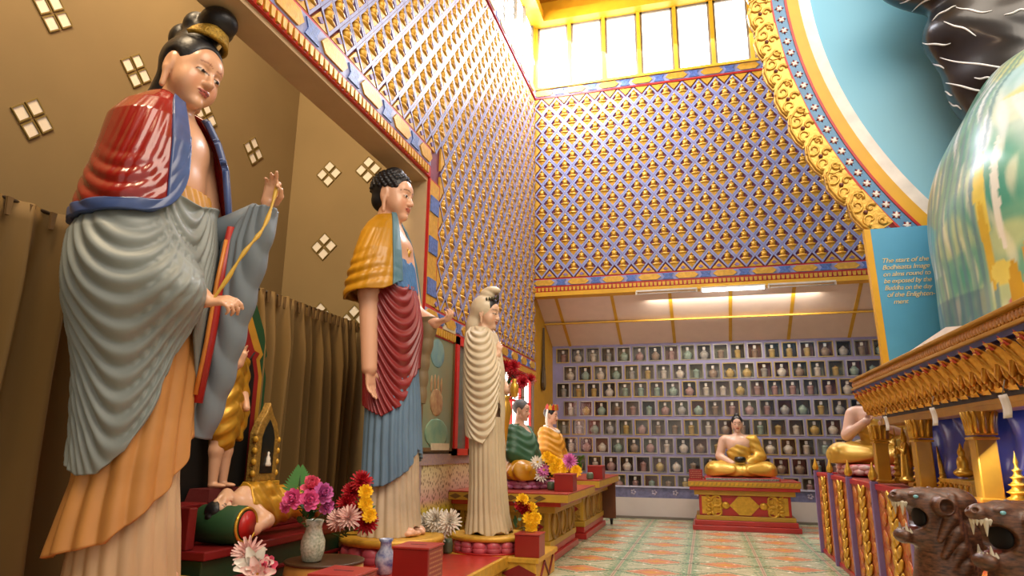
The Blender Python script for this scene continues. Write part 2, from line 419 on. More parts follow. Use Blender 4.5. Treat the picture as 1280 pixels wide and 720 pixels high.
# ---- clad walls with a lattice of gilded seated figures in relief
def relief_unit():
    b = MB(); a, h = .152, .187; i = .76; d = .03
    O = [(a, 0), (0, h), (-a, 0), (0, -h)]
    V = [(x, y, d) for x, y in O]+[(x*i, y*i, d) for x, y in O]+[(x*i*.96, y*i*.96, .004) for x, y in O]
    b.add(V, [(k, (k+1) % 4, 4+(k+1) % 4, 4+k) for k in range(4)], 0)
    b.add(V, [(4+k, 4+(k+1) % 4, 8+(k+1) % 4, 8+k) for k in range(4)], 1)
    def el(c, r, nu=8, nv=4): b.ell((c[0], c[1], .005), (r[0], r[1], r[2]), nu, nv, 2)
    g0 = len(b.v)
    b.add([(-.062, -.058, .03), (.062, -.058, .03), (0, -.135, .02), (-.07, -.058, 0), (.07, -.058, 0), (0, -.145, 0)], [(0, 2, 1), (0, 3, 5, 2), (2, 5, 4, 1), (0, 1, 4, 3)], 2)
    el((0, -.038), (.083, .026, .05)); el((0, .012), (.042, .05, .045)); el((0, .042), (.056, .022, .04)); el((0, .082), (.024, .028, .036))
    b.add([(-.013, .104, .02), (.013, .104, .02), (0, .15, .012), (0, .104, .036)], [(0, 3, 2), (3, 1, 2)], 2)
    v = np.array(b.v); v[g0:, 1] += .01; v[g0:, :2] *= 1.27; v[g0:, 1] += .004
    return v, b.f, b.m, b.s
RU = relief_unit()
class Clad:
    """collects relief in wall coordinates (u along, w up, n out) and maps them with one frame."""
    def __init__(s, fr): s.V = []; s.F = []; s.m = []; s.s = []; s.n = 0; s.fr = fr
    def put(s, V, F, m, sm):
        V = np.asarray(V, float); o, u, w, n = [np.array(x, float) for x in s.fr]
        s.V.append(o+V[:, :1]*u+V[:, 1:2]*w+V[:, 2:3]*n); s.F += [tuple(i+s.n for i in f) for f in F]; s.m += list(m); s.s += list(sm); s.n += len(V)
    def unit(s, u, w): s.put(RU[0]+np.array([u, w, 0]), RU[1], RU[2], RU[3])
    def slab(s, u0, u1, w0, w1, n0, n1, mi):
        b = MB().box(u0, u1, w0, w1, n0, n1, mi); s.put(b.v, b.f, b.m, b.s)
    def plate(s, poly, n0, n1, mi):
        b = MB().prism(poly, ((0, 0, n0), (1, 0, 0), (0, 1, 0), (0, 0, 1)), n1-n0, mi); s.put(b.v, b.f, b.m, b.s)
    def lattice(s, u0, u1, w0, w1, p=.31, h=.19, ext=False, left=True):
        r = 0
        while w0+h*(r+1)+h <= w1+.01:
            w = w0+h*(r+1); u = u0+(p/2 if r % 2 == 0 else p)
            while u+p/2 <= u1+.01+(p/2 if ext else 0): s.unit(u, w); u += p
            if r % 2 and left:
                for ue in (u0, ):
                    s.plate([(ue+.004, w-h*.8), (ue+p/2*.8, w), (ue+.004, w+h*.8)], .004, .03, 2)
            r += 1
        wt = w0+h*(r+1); u = u0
        while u < u1-.01:
            s.plate([(u-p/2*.75, w0+.01), (u+p/2*.75, w0+.01), (u, w0+h*.78)], .004, .03, 2); 
            s.plate([(u, w0+.03), (u+p/2*.3, w0+.06), (u, w0+h*.5), (u-p/2*.3, w0+.06)], .03, .045, 1)
            uu = u+(p/2 if r % 2 == 0 else 0); s.plate([(uu, wt-h*.78), (uu+p/2*.75, wt-.01), (uu-p/2*.75, wt-.01)], .004, .03, 2); u += p
        return wt
    def band(s, u0, u1, w0, hh, p=.66):
        """red-edged band: gilt elongated hexagons alternating with blue cartouches"""
        s.slab(u0, u1, w0, w0+hh, 0, .03, 3); s.slab(u0, u1, w0+.022, w0+hh-.022, .03, .032, 0)
        u = u0; c = w0+hh/2; q = hh*.32
        while u < u1-.05:
            a, b_ = u, min(u+p*.62, u1)
            s.plate([(a, c), (a+.07, c-q), (b_-.07, c-q), (b_, c), (b_-.07, c+q), (a+.07, c+q)], .032, .05, 2)
            m0 = u+p*.66; m1 = u+p*.96
            if m1 < u1: s.plate([(m0, c-q), (m1, c-q), (m1-.04, c), (m1, c+q), (m0, c+q), (m0+.04, c)], .032, .045, 4)
            u += p
    def dentil(s, u0, u1, w0, hh, p=.075):
        s.slab(u0, u1, w0, w0+hh, 0, .035, 3); u = u0
        while u < u1-p:
            s.plate([(u+.015, w0+.016), (u+p-.02, w0+.016), (u+p-.012, w0+hh-.016), (u+.008, w0+hh-.016)], .035, .055, 2); u += p
    def build(s, name, mats): return tag(link_mesh(name, np.concatenate(s.V), s.F, mats, None, smooth=s.s, fm=s.m), kind='structure')
MW = [M_blue, M_purp, M_gold, M_red, mat('cobalt cartouche', '#4f6cae', .4, var=.3, vscale=30, bump=.4, bscale=60), M_maroon, M_yel]
ZT = 8.47
w = Clad(((XL, YB, 0), (1, 0, 0), (0, 0, 1), (0, -1, 0)))
w.slab(0, XR-XL, 4.18, ZT, -.2, 0, 5)
w.slab(0, XR-XL, 4.10, 4.18, -.2, .05, 6); w.dentil(0, XR-XL, 4.18, .1); w.band(0, XR-XL, 4.28, .17)
wt = w.lattice(0, XR-XL, 4.45, 8.26); w.slab(0, XR-XL, wt, wt+.02, 0, .04, 3); w.band(0, XR-XL, ZT-.2, .2)
w.build('wall_back', MW)
w = Clad(((XL, 0, 0), (0, 1, 0), (0, 0, 1), (1, 0, 0)))
Y0 = 1.6; YJ = 6.85
w.slab(Y0, YJ, 4.41, ZT, -.3, 0, 5); w.slab(YJ, YB, 2.66, ZT, -.3, 0, 5)
w.dentil(Y0, YJ, 4.41, .12); w.band(Y0, YJ, 4.53, .24, p=.7)
US = YB-.31*16; w.lattice(US-.31*17, US, 4.77, 8.26, ext=True); w.lattice(US, YB, 2.87, 8.26)
w.slab(YJ, US, 2.87, 4.41, 0, .03, 3); w.slab(YJ+.02, US-.02, 2.89, 4.39, .03, .032, 2)
for k in range(3): w.slab(YJ+.03, US-.03, 3.0+.5*k, 3.2+.5*k, .032, .045, 4)
w.dentil(YJ, YB, 2.56, .12); w.band(YJ, YB, 2.68, .19, p=.6); w.band(Y0, YB, ZT-.2, .2)
w.build('wall_left', MW)
struct(MB().box(-3.3, XL, -3, Y0, 4.41, 10.4).box(-3.3, XL, -3, -.6, 0, 4.41), 'wall_left_unseen', M_cream)  # unseen run of the left wall, added to cut light from behind
struct(MB().box(-5.6, -3.0, -.8, -.7, 0, 8), 'wall_alcove_unseen', M_tan)  # out-of-view wall added to block world light entering the alcove
# jamb and soffit of the opening under the clad wall, alcove behind it
struct(MB().box(-3.3, XL+.001, -.6, YJ, 4.36, 4.41).box(-3.3, XL-.002, YJ-.03, YJ, 0, 4.36), 'trim_1', mat('pale jamb paint', '#bca27c', .7, var=.04))
struct(MB().box(-5.6, -5.5, -4, 7.85, 0, 8), 'wall_alcove', M_tan)
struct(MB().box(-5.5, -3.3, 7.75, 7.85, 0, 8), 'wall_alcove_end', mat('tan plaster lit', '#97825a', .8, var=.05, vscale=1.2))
struct(MB().box(-5.6, -3.0, -4, 7.85, 8.0, 8.1), 'ceiling_alcove', mat('brown plaster', '#6f5a33', .85, var=.05))
# lower left wall below the clad part
M_pebw = mat('grey window wall', '#8d8378', .7, var=.1)
b = MB(); b.box(-3.3, XL, 6.85, YB+1.7, 0, .02)
b.box(-3.25, -3.0, 6.85, 8.42, 1.2, 2.66, 0); b.box(-3.25, -3.0, 6.85, 8.42, 0, 1.2, 0)
b.box(-3.25, -3.0, 8.42, YB, 0, 1.2, 0); b.box(-3.25, -3.0, 8.42, YB, 2.55, 2.66, 0)
for y0, y1 in ((9.35, 9.55), (11.3, 11.42), (12.0, YB)): b.box(-3.25, -3.0, y0, y1, 1.2, 2.55, 0)
struct(b, 'wall_left_lower', M_pebw)
# pebble-speckled dado panel behind the middle statues
def speck_mat():
    m = bpy.data.materials.new('leaf speckled dado'); m.use_nodes = True; nt = m.node_tree; bs = nt.nodes['Principled BSDF']
    tc = nt.nodes.new('ShaderNodeTexCoord'); sp = nt.nodes.new('ShaderNodeSeparateXYZ'); nt.links.new(tc.outputs['Object'], sp.inputs[0])
    mp = nt.nodes.new('ShaderNodeMapping'); nt.links.new(tc.outputs['Object'], mp.inputs[0]); mp.inputs['Scale'].default_value = (1, 1, .7); mp.inputs['Rotation'].default_value = (.6, 0, 0)
    vo = nt.nodes.new('ShaderNodeTexVoronoi'); vo.inputs['Scale'].default_value = 26; nt.links.new(mp.outputs[0], vo.inputs['Vector'])
    g = nt.nodes.new('ShaderNodeMapRange'); g.inputs['From Min'].default_value = .35; g.inputs['From Max'].default_value = 1.1; nt.links.new(sp.outputs[2], g.inputs['Value'])
    rp = nt.nodes.new('ShaderNodeValToRGB'); nt.links.new(g.outputs[0], rp.inputs['Fac'])
    el = rp.color_ramp.elements; el[0].position = .0; el[0].color = (*lin('#c9b83a'), 1); el[1].position = 1; el[1].color = (*lin('#d8cf9a'), 1)
    for p_, c_ in ((.35, '#d4c63e'), (.5, '#cf9f9a'), (.72, '#dcc8a8')): e = el.new(p_); e.color = (*lin(c_), 1)
    dk = nd(nt, 'LESS_THAN', vo.outputs['Distance'], .34)
    nt.links.new(mixc(nt, nd(nt, 'MULTIPLY', dk, .8), rp.outputs[0], '#6b4a2c'), bs.inputs['Base Color']); bs.inputs['Roughness'].default_value = .5
    return m
struct(MB().box(-3.0, -2.985, 6.95, 8.7, .0, 1.1), 'trim_2', speck_mat())
struct(MB().box(-3.0, -2.97, 6.87, 8.7, 1.1, 1.22).box(-3.0, -2.975, 6.87, 6.95, 0, 1.1), 'trim_3', mat('mauve mosaic border', '#8f7f8f', .6, col2='#b39a86', vscale=40))
# niche hall: sloping ceiling, return wall, niche wall
b = MB(); b.add([(XL-.2, YB, 4.22), (XR, YB, 4.22), (XR, YN+.1, 3.34), (XL-.2, YN+.1, 3.34), (XL-.2, YB, 4.3), (XR, YB, 4.3), (XR, YN+.1, 3.42), (XL-.2, YN+.1, 3.42)], [(0, 1, 2, 3), (7, 6, 5, 4), (0, 4, 5, 1), (2, 6, 7, 3), (0, 3, 7, 4), (1, 5, 6, 2)])
struct(b, 'ceiling_slope', mat('pale pink ceiling board', '#dcc9bd', .7, var=.03))
b = MB()
sl = (4.22-3.34)/(YN+.1-YB)
for k in range(10):
    x = -2.62+1.07*k; b.add([(x-.03, YB, 4.21), (x+.03, YB, 4.21), (x+.03, YN, 4.21-sl*(YN-YB)), (x-.03, YN, 4.21-sl*(YN-YB)), (x-.03, YB, 4.24), (x+.03, YB, 4.24), (x+.03, YN, 4.24-sl*(YN-YB)), (x-.03, YN, 4.24-sl*(YN-YB))], [(3, 2, 1, 0), (4, 5, 6, 7), (0, 1, 5, 4), (1, 2, 6, 5), (2, 3, 7, 6), (3, 0, 4, 7)])
b.box(XL, XR, 12.97, 13.03, 3.715, 3.745)
struct(b, 'trim_4', M_yel2)
struct(MB().box(-3.2, XL, YB, 14.1, 0, 4.3), 'wall_left_far', mat('ochre yellow wall', '#b88a1c', .6, var=.08))
ROWS = [3.185, 2.81, 2.465, 2.09, 1.72, 1.364, 1.005, .657]; NW, NH = .24, .27; NP = .3175
def row_xs(r):
    x = -2.78+(NP*.47 if r % 2 else 0)+(.3 if r == 6 else 0)*0; out = []
    while x < 3.9: out.append(x); x += NP
    return out
struct(MB().box(-3.3, XR, 14.0, 14.1, 0, 3.6), 'wall_far', M_lilac)
b = MB(); b.box(XL, 6, 13.75, 13.98, ROWS[0]+NH/2, 3.42)
for r, z in enumerate(ROWS):
    lo = z-NH/2; nx = (ROWS[r+1]+NH/2) if r < 7 else .58
    b.box(XL, 6, 13.75, 13.98, nx, lo); xs = row_xs(r); e = [XL]+[v for x in xs for v in (x-NW/2, x+NW/2)]+[6]
    for i in range(0, len(e), 2): b.box(e[i], e[i+1], 13.75, 13.98, lo, z+NH/2)
struct(b, 'trim_12', M_lilac, weld=False)
b = MB(); b.box(XL, 6, 13.73, 13.78, .38, .58); struct(b, 'trim_5', mat('slate lilac frieze', '#6d6f92', .55, var=.25, vscale=14))
b = MB(); b.box(XL, 6, 13.70, 13.76, .57, .60); struct(b, 'trim_6', mat('pale lilac lip', '#b9bad2', .5))
b = MB()
for k in range(22):
    for q in range(5): b.ell((-2.6+.4*k+.035*math.cos(q*2*PI/5), 13.73, .48+.035*math.sin(q*2*PI/5)), (.022, .012, .022), 6, 4)
struct(b, 'trim_7', mat('pale rosette', '#b0a8bc', .6))
struct(MB().box(XL, 6, 13.72, 13.78, .04, .38), 'baseboard_back', mat('worn white dado', '#cbc4bf', .6, var=.08, vscale=1.5))
struct(MB().box(XL, 6, 13.62, 13.78, 0, .04), 'trim_8', mat('grey skirting', '#6e675e', .6))
# clerestory windows
M_pane = mat('bright frosted glass', '#ffffff', .4, var=0, emit=3.2)
M_frame = mat('aluminium frame', '#8a8478', .4, metal=.5)
wi = 0
for k in range(14):
    x0 = -2.96+.705*k; x1 = x0+.705; wi += 1
    b = MB().box(x0+.06, x1-.06, YB+.02, YB+.04, ZT+.04, 9.86)
    o = struct(b, 'window_%d' % wi, M_pane)
    f = MB()
    for a0, a1, c0, c1 in ((x0+.03, x0+.075, ZT, 9.9), (x1-.075, x1-.03, ZT, 9.9), (x0+.03, x1-.03, ZT, ZT+.04), (x0+.03, x1-.03, 9.86, 9.9)): f.box(a0, a1, YB-.02, YB+.05, c0, c1)
    f.build('window_frame', M_frame, o)
b = MB()
for k in range(15): b.box(-2.96+.705*k-.035, -2.96+.705*k+.035, YB-.05, YB+.06, ZT, 9.95)
b.box(XL, XR, YB-.07, YB+.1, ZT-.02, ZT+.03).box(XL+.25, XR, YB-.25, YB+.1, 9.9, 10.12)
struct(b, 'trim_9', M_yel)
for k in range(12):
    y1 = YB-.12-.66*k; y0 = y1-.66; wi += 1
    o = struct(MB().box(XL-.06, XL-.04, y0+.04, y1-.04, ZT+.04, 9.86), 'window_%d' % wi, M_pane)
    f = MB()
    for a0, a1, c0, c1 in ((y0+.01, y0+.05, ZT, 9.9), (y1-.05, y1-.01, ZT, 9.9)): f.box(XL-.08, XL, a0, a1, c0, c1)
    for q in range(1, 9): f.box(XL-.07, XL-.02, y0+.05, y1-.05, ZT+.15*q, ZT+.15*q+.012)
    f.build('window_frame', M_frame, o)
b = MB().box(XL-.1, XL+.25, Y0, YB+.1, 9.9, 10.12).box(XL-.1, XL+.02, YB-.12, YB+.1, ZT, 9.9)
struct(b, 'trim_10', M_yel)
struct(MB().box(XL-.2, XR, -1, YB+.2, 10.45, 10.6), 'ceiling', mat('warm yellow ceiling', '#c79420', .6, var=.05))
struct(MB().box(XL-.1, XR, YB-.1, YB+.1, 10.1, 10.5).box(XL-.1, XL+.1, -1, YB, 10.1, 10.5), 'trim_11', M_yel)
struct(MB().box(XR, XR+.1, 2.5, 14.1, 0, 10.5), 'wall_right', M_cream)
# daylight windows low in the left wall, red framed
for j, (y0, y1) in enumerate(((8.42, 9.35), (9.55, 11.3), (11.42, 12.0))):
    wi += 1
    o = struct(MB().box(-3.09, -3.07, y0, y1, 1.2, 2.55), 'window_%d' % wi, mat('daylit pane', '#fff6e8', .4, var=0, emit=3.2))
    f = MB(); n = max(1, round((y1-y0)/.6))
    for q in range(n+1): yy = y0+(y1-y0-.06)*q/n; f.box(-3.06, -3.02, yy, yy+.05, 1.2, 2.55)
    f.box(-3.06, -3.02, y0, y1, 1.2, 1.26).box(-3.06, -3.02, y0, y1, 2.49, 2.55).box(-3.06, -3.04, y0, y1, 2.05, 2.09)
    f.build('window_frame', mat('vermilion frame', '#c81e1a', .35, var=.1), o)
o = struct(MB().box(-2.99, -2.97, 7.86, 8.4, 1.22, 2.62), 'window_%d' % (wi+1), mat('grey green pane', '#5f675c', .25, var=.15))
f = MB()
for a in ((7.83, 7.93, 1.2, 2.66), (8.32, 8.44, 1.2, 2.66), (7.83, 8.44, 1.2, 1.28), (7.83, 8.44, 2.56, 2.66)): f.box(-3.0, -2.93, *a)
f.build('window_frame', mat('vermilion frame', '#c81e1a', .35), o)
# pierced diamond vents, four bright panes each
M_vp = mat('sunlit vent pane', '#efe6d2', .5, var=.05, emit=.12); M_vf = mat('olive vent rim', '#86743c', .7)
def vent(loc, rz, label):
    t = thing('diamond_vent', label, 'vent', loc, rz, 'pierced diamond vents in the tan walls')
    b = MB(); s = .215; g = .035; c = [(0, s*.5), (s*.5, 0), (0, -s*.5), (-s*.5, 0)]; q = s*.36
    for cx, cz in c: 
        o = [(q, 0), (0, q), (-q, 0), (0, -q)]; k = 1.22
        V = [(cx+x*k, -.015, cz+z*k) for x, z in o]+[(cx+x, -.015, cz+z) for x, z in o]+[(cx+x*k, 0, cz+z*k) for x, z in o]
        b.add(V, [(i, (i+1) % 4, 4+(i+1) % 4, 4+i) for i in range(4)]+[(i, 8+i, 8+(i+1) % 4, (i+1) % 4) for i in range(4)])
    b.build('vent_rim', M_vf, t)
    for cx, cz in c: MB().add([(cx+q, -.006, cz), (cx, -.006, cz+q), (cx-q, -.006, cz), (cx, -.006, cz-q)], [(0, 1, 2, 3)]).build('pane', M_vp, t)
dn = ['topmost at the upper left', 'leftmost', 'left of the red-jacketed statue\'s bun', 'half hidden by the red-jacketed statue', 'nearest the corner, right of that statue']
for i, (y, z) in enumerate(((3.98, 5.10), (3.98, 4.05), (4.93, 5.08), (5.96, 5.08), (6.86, 5.05))):
    vent((-5.499, y, z), PI/2, 'four-pane diamond vent in the tan side wall, '+dn[i])
for x, z, l in ((-4.90, 5.03, 'left of the upper pair'), (-4.29, 5.03, 'right of the upper pair'), (-4.89, 3.96, 'lone one left of the yellow cape'), (-4.87, 2.98, 'low left one peeking over the curtain'), (-4.36, 2.92, 'low right one peeking over the curtain')):
    vent((x, 7.749, z), 0, 'four-pane diamond vent in the end wall, '+l)
# urn niches
t0 = None
liners = [mat('niche lining %s' % n, c, .6, var=.15) for n, c in (('brown', '#7a6a5c'), ('dark', '#3a302a'), ('grey', '#8a867c'), ('umber', '#7d5548'), ('olive', '#7c7a60'))]
urns = [mat('urn %s' % n, c, .3, var=.2, vscale=20) for n, c in (('cream', '#b5ab9c'), ('jade', '#839485'), ('brown', '#85705c'), ('rose', '#97776f'), ('gold', '#a58a4c'), ('grey', '#938f88'))]
frs = [mat('niche rim %s' % n, c, .4, metal=.4) for n, c in (('brass', '#b09a62'), ('silver', '#a9a49c'), ('dull', '#8f8a78'))]
M_ng = mat('niche glass', '#ffffff', .05, var=0, trans=1.)
nt_ = M_ng.node_tree; _tr = nt_.nodes.new('ShaderNodeBsdfTransparent'); _gl = nt_.nodes.new('ShaderNodeBsdfGlossy'); _gl.inputs['Roughness'].default_value = .08; _mx = nt_.nodes.new('ShaderNodeMixShader'); _mx.inputs[0].default_value = .07
nt_.links.new(_tr.outputs[0], _mx.inputs[1]); nt_.links.new(_gl.outputs[0], _mx.inputs[2]); nt_.links.new(_mx.outputs[0], nt_.nodes['Material Output'].inputs['Surface'])
OR = ['top', 'second', 'third', 'fourth', 'fifth', 'sixth', 'seventh', 'bottom']
def ordn(n): return '%d%s' % (n, 'th' if 10 <= n % 100 <= 20 else {1: 'st', 2: 'nd', 3: 'rd'}.get(n % 10, 'th'))
w2, h2 = NW/2, NH/2
def mesh_only(mb, m): o = mb.build('x', m); me = o.data; bpy.data.objects.remove(o); return me
lin_me = [mesh_only(MB().add([(-w2, 0, -h2), (w2, 0, -h2), (w2, 0, h2), (-w2, 0, h2), (-w2, .13, -h2), (w2, .13, -h2), (w2, .13, h2), (-w2, .13, h2)], [(0, 1, 5, 4), (1, 2, 6, 5), (2, 3, 7, 6), (3, 0, 4, 7), (4, 5, 6, 7)]), m) for m in liners]
def rim(m):
    b = MB(); t = .02
    for a in ((-w2-t, w2+t, -h2-t, -h2), (-w2-t, w2+t, h2, h2+t), (-w2-t, -w2, -h2, h2), (w2, w2+t, -h2, h2)): b.box(a[0], a[1], -.012, .01, a[2], a[3])
    return mesh_only(b, m)
rim_me = [rim(m) for m in frs]
urn_me = [mesh_only(MB().lathe([(.045, 0), (.06, .012), (.085, .06), (.09, .1), (.07, .135), (.04, .15), (.045, .158), (.03, .17), (.012, .185), (.0, .19)], 12, (0, .065, -h2+.002), sy=.7), m) for m in urns]
urn_me += [mesh_only(MB().lathe([(.05, 0), (.055, .01), (.06, .13), (.066, .14), (.05, .165), (.015, .175), (.012, .19), (0, .195)], 10, (0, .065, -h2+.002), sy=.8), m) for m in urns]
pq_me = mesh_only(MB().box(-.025, .025, .03, .034, .05, .11), mat('white name plaque', '#d8d2c8', .5))
gl_me = mesh_only(MB().add([(-w2, .005, -h2), (w2, .005, -h2), (w2, .005, h2), (-w2, .005, h2)], [(0, 1, 2, 3)]), M_ng)
def lk(name, me, par): o = bpy.data.objects.new(name, me); C.objects.link(o); o.parent = par; return o
for r, z in enumerate(ROWS):
    n = 0
    for x in row_xs(r):
        n += 1
        t = thing('urn_niche', 'small glazed urn niche in the lilac wall, %s row, %s from its left end' % (OR[r], ordn(n)), 'niche', (x, 13.75, z), 0, 'urn niches in the lilac far wall')
        lk('niche_lining', lin_me[RNG.integers(5)], t); lk('rim', rim_me[RNG.integers(3)], t); lk('urn', urn_me[RNG.integers(12)], t); lk('glass_pane', gl_me, t)
        if RNG.random() < .75: lk('name_plaque', pq_me, t)
# fluorescent tubes under the cornice
M_tube = mat('lit tube', '#ffffff', .4, var=0, emit=14.); M_tubeo = mat('unlit tube', '#cfc9c2', .4); M_fix = mat('tube batten', '#d8d2c6', .5)
for i, (x0, lit) in enumerate(((-1.06, 0), (.08, 1), (1.2, 0))):
    t = thing('ceiling_tube_light', ('lit white fluorescent tube' if lit else 'unlit fluorescent tube')+' under the back cornice, '+('centre of the row', 'glowing', 'right of the glowing one')[i] if i else 'unlit fluorescent tube under the back cornice, left of the glowing one', 'light', (x0, 12.0, 4.05))
    MB().box(0, 1.07, -.03, .03, .02, .05).box(-.01, .02, -.02, .02, -.03, .03).box(1.05, 1.08, -.02, .02, -.03, .03).build('batten', M_fix, t)
    MB().tube([(0.02, 0, -.015), (1.05, 0, -.015)], .022 if lit else .014, 10).build('tube', M_tube if lit else M_tubeo, t)
# dark hanging ornament on the ochre return wall
t = thing('hanging_ornament', 'dark tapering spade-shaped ornament hung on the ochre wall by the corner', 'ornament', (-2.98, 12.74, 2.4))
MB().prism([(-.1, .02), (0, -.02), (.1, .02), (.13, .12), (.1, .3), (.045, .5), (.03, .9), (.008, 1.22), (-.008, 1.22), (-.03, .9), (-.045, .5), (-.1, .3), (-.13, .12)], ((0, 0, 0), (0, 1, 0), (0, 0, 1), (1, 0, 0)), .04).build('blade', mat('dark bronze', '#4a3a22', .5, metal=.3), t, bev=.01)
MB().prism([(-.07, .05), (0, .02), (.07, .05), (.09, .13), (.06, .28), (0, .4), (-.06, .28), (-.09, .13)], ((.04, 0, 0), (0, 1, 0), (0, 0, 1), (1, 0, 0)), .012).build('inlay', mat('grey inlay', '#6b5a3c', .5), t)
# faded picture on the left wall between the statues
t = thing('framed_picture', 'tall faded glazed picture on the left wall between the blue-skirted and white statues', 'picture', (-2.995, 7.34, 1.25))
MB().box(0, .02, -.48, .48, 0, 1.4).build('backing', mat('faded print', '#8f8a62', .3, col2='#6f8f78', vscale=2.2), t)
b = MB()
for a in ((-.5, -.46, 0, 1.42), (.46, .5, 0, 1.42), (-.5, .5, 0, .04), (-.5, .5, 1.38, 1.42)): b.box(0, .04, *a)
b.build('picture_frame', mat('brown picture frame', '#6b5030', .5), t)
b = MB().ell((.022, -.05, 1.12), (.004, .22, .17), 16, 8); b.build('painted_cloud', mat('faded blue print', '#5d8a96', .4, col2='#7fa39a', vscale=8), t)
b = MB()
for i in range(4): b.ell((.022, -.2+.1*i, .78-.02*abs(i-1.5)), (.004, .035, .1), 8, 6)
b.ell((.022, -.03, .55), (.004, .2, .16), 12, 6).build('painted_group', mat('faded figures', '#9a6a48', .5, col2='#c0a070', vscale=12), t)
MB().ell((.022, 0, .2), (.004, .36, .17), 12, 6).build('painted_ground', mat('faded green print', '#5f8f78', .5, col2='#8aa380', vscale=6), t)
t = tag(MB().box(-2.965, -2.95, 7.15, 7.7, 1.262, 1.34).build('paper_strip', mat('cream paper', '#cfc2a0', .6)), 'narrow cream paper strip along the foot of the faded wall picture', 'paper')
t = tag(MB().box(-2.975, -2.955, 7.4, 7.82, 2.68, 2.74).build('paper_strip', mat('cream paper', '#cfc2a0', .6)), 'narrow cream strip lamp above the faded wall picture', 'strip')
# ================================================================== the three standing statues
M_skin = mat('painted skin', '#ffffff', .38, var=.04, vscale=5, vcol=True, coat=.25)
M_hair = mat('black lacquer hair', '#16161a', .4, var=.2, bump=.3, bscale=30)
M_white_e = mat('ivory', '#efe6d8', .4)
def frame(loc, xd, palm, sc):
    x = Vector(xd).normalized(); z = -Vector(palm); z = (z-x*z.dot(x)).normalized(); y = z.cross(x)
    return Matrix(((x.x*sc, y.x*sc, z.x*sc, loc[0]), (x.y*sc, y.y*sc, z.y*sc, loc[1]), (x.z*sc, y.z*sc, z.z*sc, loc[2]), (0, 0, 0, 1)))
def lobes_paint(Ms, skin=SKIN, **k):
    def f(V): return face_paint(V, Ms, skin, **k)
    return f
def split_band(o, mask_fn, name, m):
    """cut the faces that mask_fn picks off a drape into a child mesh of their own (a border of another colour)"""
    me = o.data; n = len(me.polygons); k = 4
    co = np.empty(len(me.vertices)*3, np.float32); me.vertices.foreach_get('co', co); co = co.reshape(-1, 3)
    lv = np.empty(n*k, np.int32); me.loops.foreach_get('vertex_index', lv); F = lv.reshape(n, k)
    msk = mask_fn(n); mats = list(me.materials)
    def sub(Fs):
        u, inv = np.unique(Fs, return_inverse=True); return co[u], inv.reshape(Fs.shape)
    V1, F1 = sub(F[~msk]); V2, F2 = sub(F[msk])
    nm = o.name; par = o.parent; th = o.modifiers[0].thickness; bpy.data.objects.remove(o); bpy.data.meshes.remove(me)
    a = link_mesh(nm, V1, F1, mats, par); b = link_mesh(name, V2, F2, m, a)
    for q, t in ((a, th), (b, th+.012)):
        md = q.modifiers.new('thickness', 'SOLIDIFY'); md.thickness = t; md.offset = -1 if q is a else -.2
    return a, b
def sst(x, a, b):
    t = np.clip((x-a)/(b-a), 0, 1); return t*t*(3-2*t)
def pw(d, pts):
    xs, ys = zip(*pts); return float(np.interp(d, xs, ys))

# ---------------- 1: red jacket, willow stem
P1 = (-3.40, 3.50, .46)
st = thing('standing_statue', 'tall painted standing statue in red jacket and grey robe, hair in a bun', 'statue', P1, 0)
S = Solid()
H1 = TRS((-.03, -.05, 3.13), (-7, 10, -4), .545)
head(S, H1, ears=1.15, neck=.35, jaw=1.12)
S.e((-.1, -.03, 2.78), (.2, .32, .42), .08).e((-.02, -.03, 2.55), (.19, .26, .3), .1).e((-.03, -.03, 2.84), (.17, .26, .18), .1).e((-.08, -.03, 2.25), (.2, .28, .5), .1)
S.c((-.12, -.28, 2.93), (-.12, .24, 2.93), .12, .12, .08)
S.chain([(-.1, -.29, 2.9), (-.08, -.34, 2.25), (.42, -.1, 1.73)], [.11, .09, .06], .05)
S.chain([(-.1, .26, 2.9), (.06, .32, 2.3), (.50, .30, 2.42)], [.11, .09, .06], .05)
S.chain([(-.05, -.14, 2.0), (-.03, -.13, 1.0), (-.03, -.13, .1)], [.2, .14, .1], .05).chain([(-.05, .1, 2.0), (-.03, .1, 1.0), (-.03, .1, .1)], [.2, .14, .1], .05)
for y in (-.13, .1): S.e((.1, y, .06), (.2, .09, .07), .04)
hand(S, frame((.53, .30, 2.48), (.25, -.1, 1), (.55, -1, .2), .155), cu=(.75, .3, .35, .5), th=.9, mir=1)
hand(S, frame((.45, -.09, 1.71), (1, .15, .05), (.1, .6, -.8), .15), cu=(.45, .6, .7, .75), th=.8, mir=1)
S.build('body', M_skin, st, .0105, paint=lobes_paint(H1, lin('#dba783'), lip='#b0584a', brow='#a06a50'))
S = Solid(); S.M = H1
S.e((-.07, 0, .66), (.41, .355, .39), .03).e((.47, 0, .42), (.44, .3, .44), .06, -1)
for y in (-1, 1): S.e((-.02, y*.36, .48), (.12, .1, .17), .05, -1)
S.chain([(-.28, 0, .45), (-.36, 0, .05), (-.46, 0, -.22)], [.2, .17, .12], .06)
for q in range(5): S.c((-.36, -.12+.06*q, -.1), (-.5+.02*abs(q-2), -.26+.13*q, -.36), .05, .025, .03)
S.e((.12, 0, 1.31), (.26, .23, .20), .012).e((.02, .1, 1.28), (.22, .2, .17), .02).e((-.17, -.03, 1.22), (.17, .21, .21), .012).e((-.38, 0, 1.06), (.18, .2, .22), .015).c((-.15, 0, .95), (-.05, 0, 1.12), .24, .2, .05)
S.disp = None
S.build('hair', M_hair, st, .011)
b = MB()
def tiara(u, v):
    a = (u-.5)*R_(170); h = .15*max(.0, math.cos((u-.5)*PI))**.6+.04; r = .30-.04*v
    p = H1 @ Vector((-.02+r*1.06*math.cos(a), r*.95*math.sin(a), .955+h*v+.03*math.cos(a*1.0))); return p
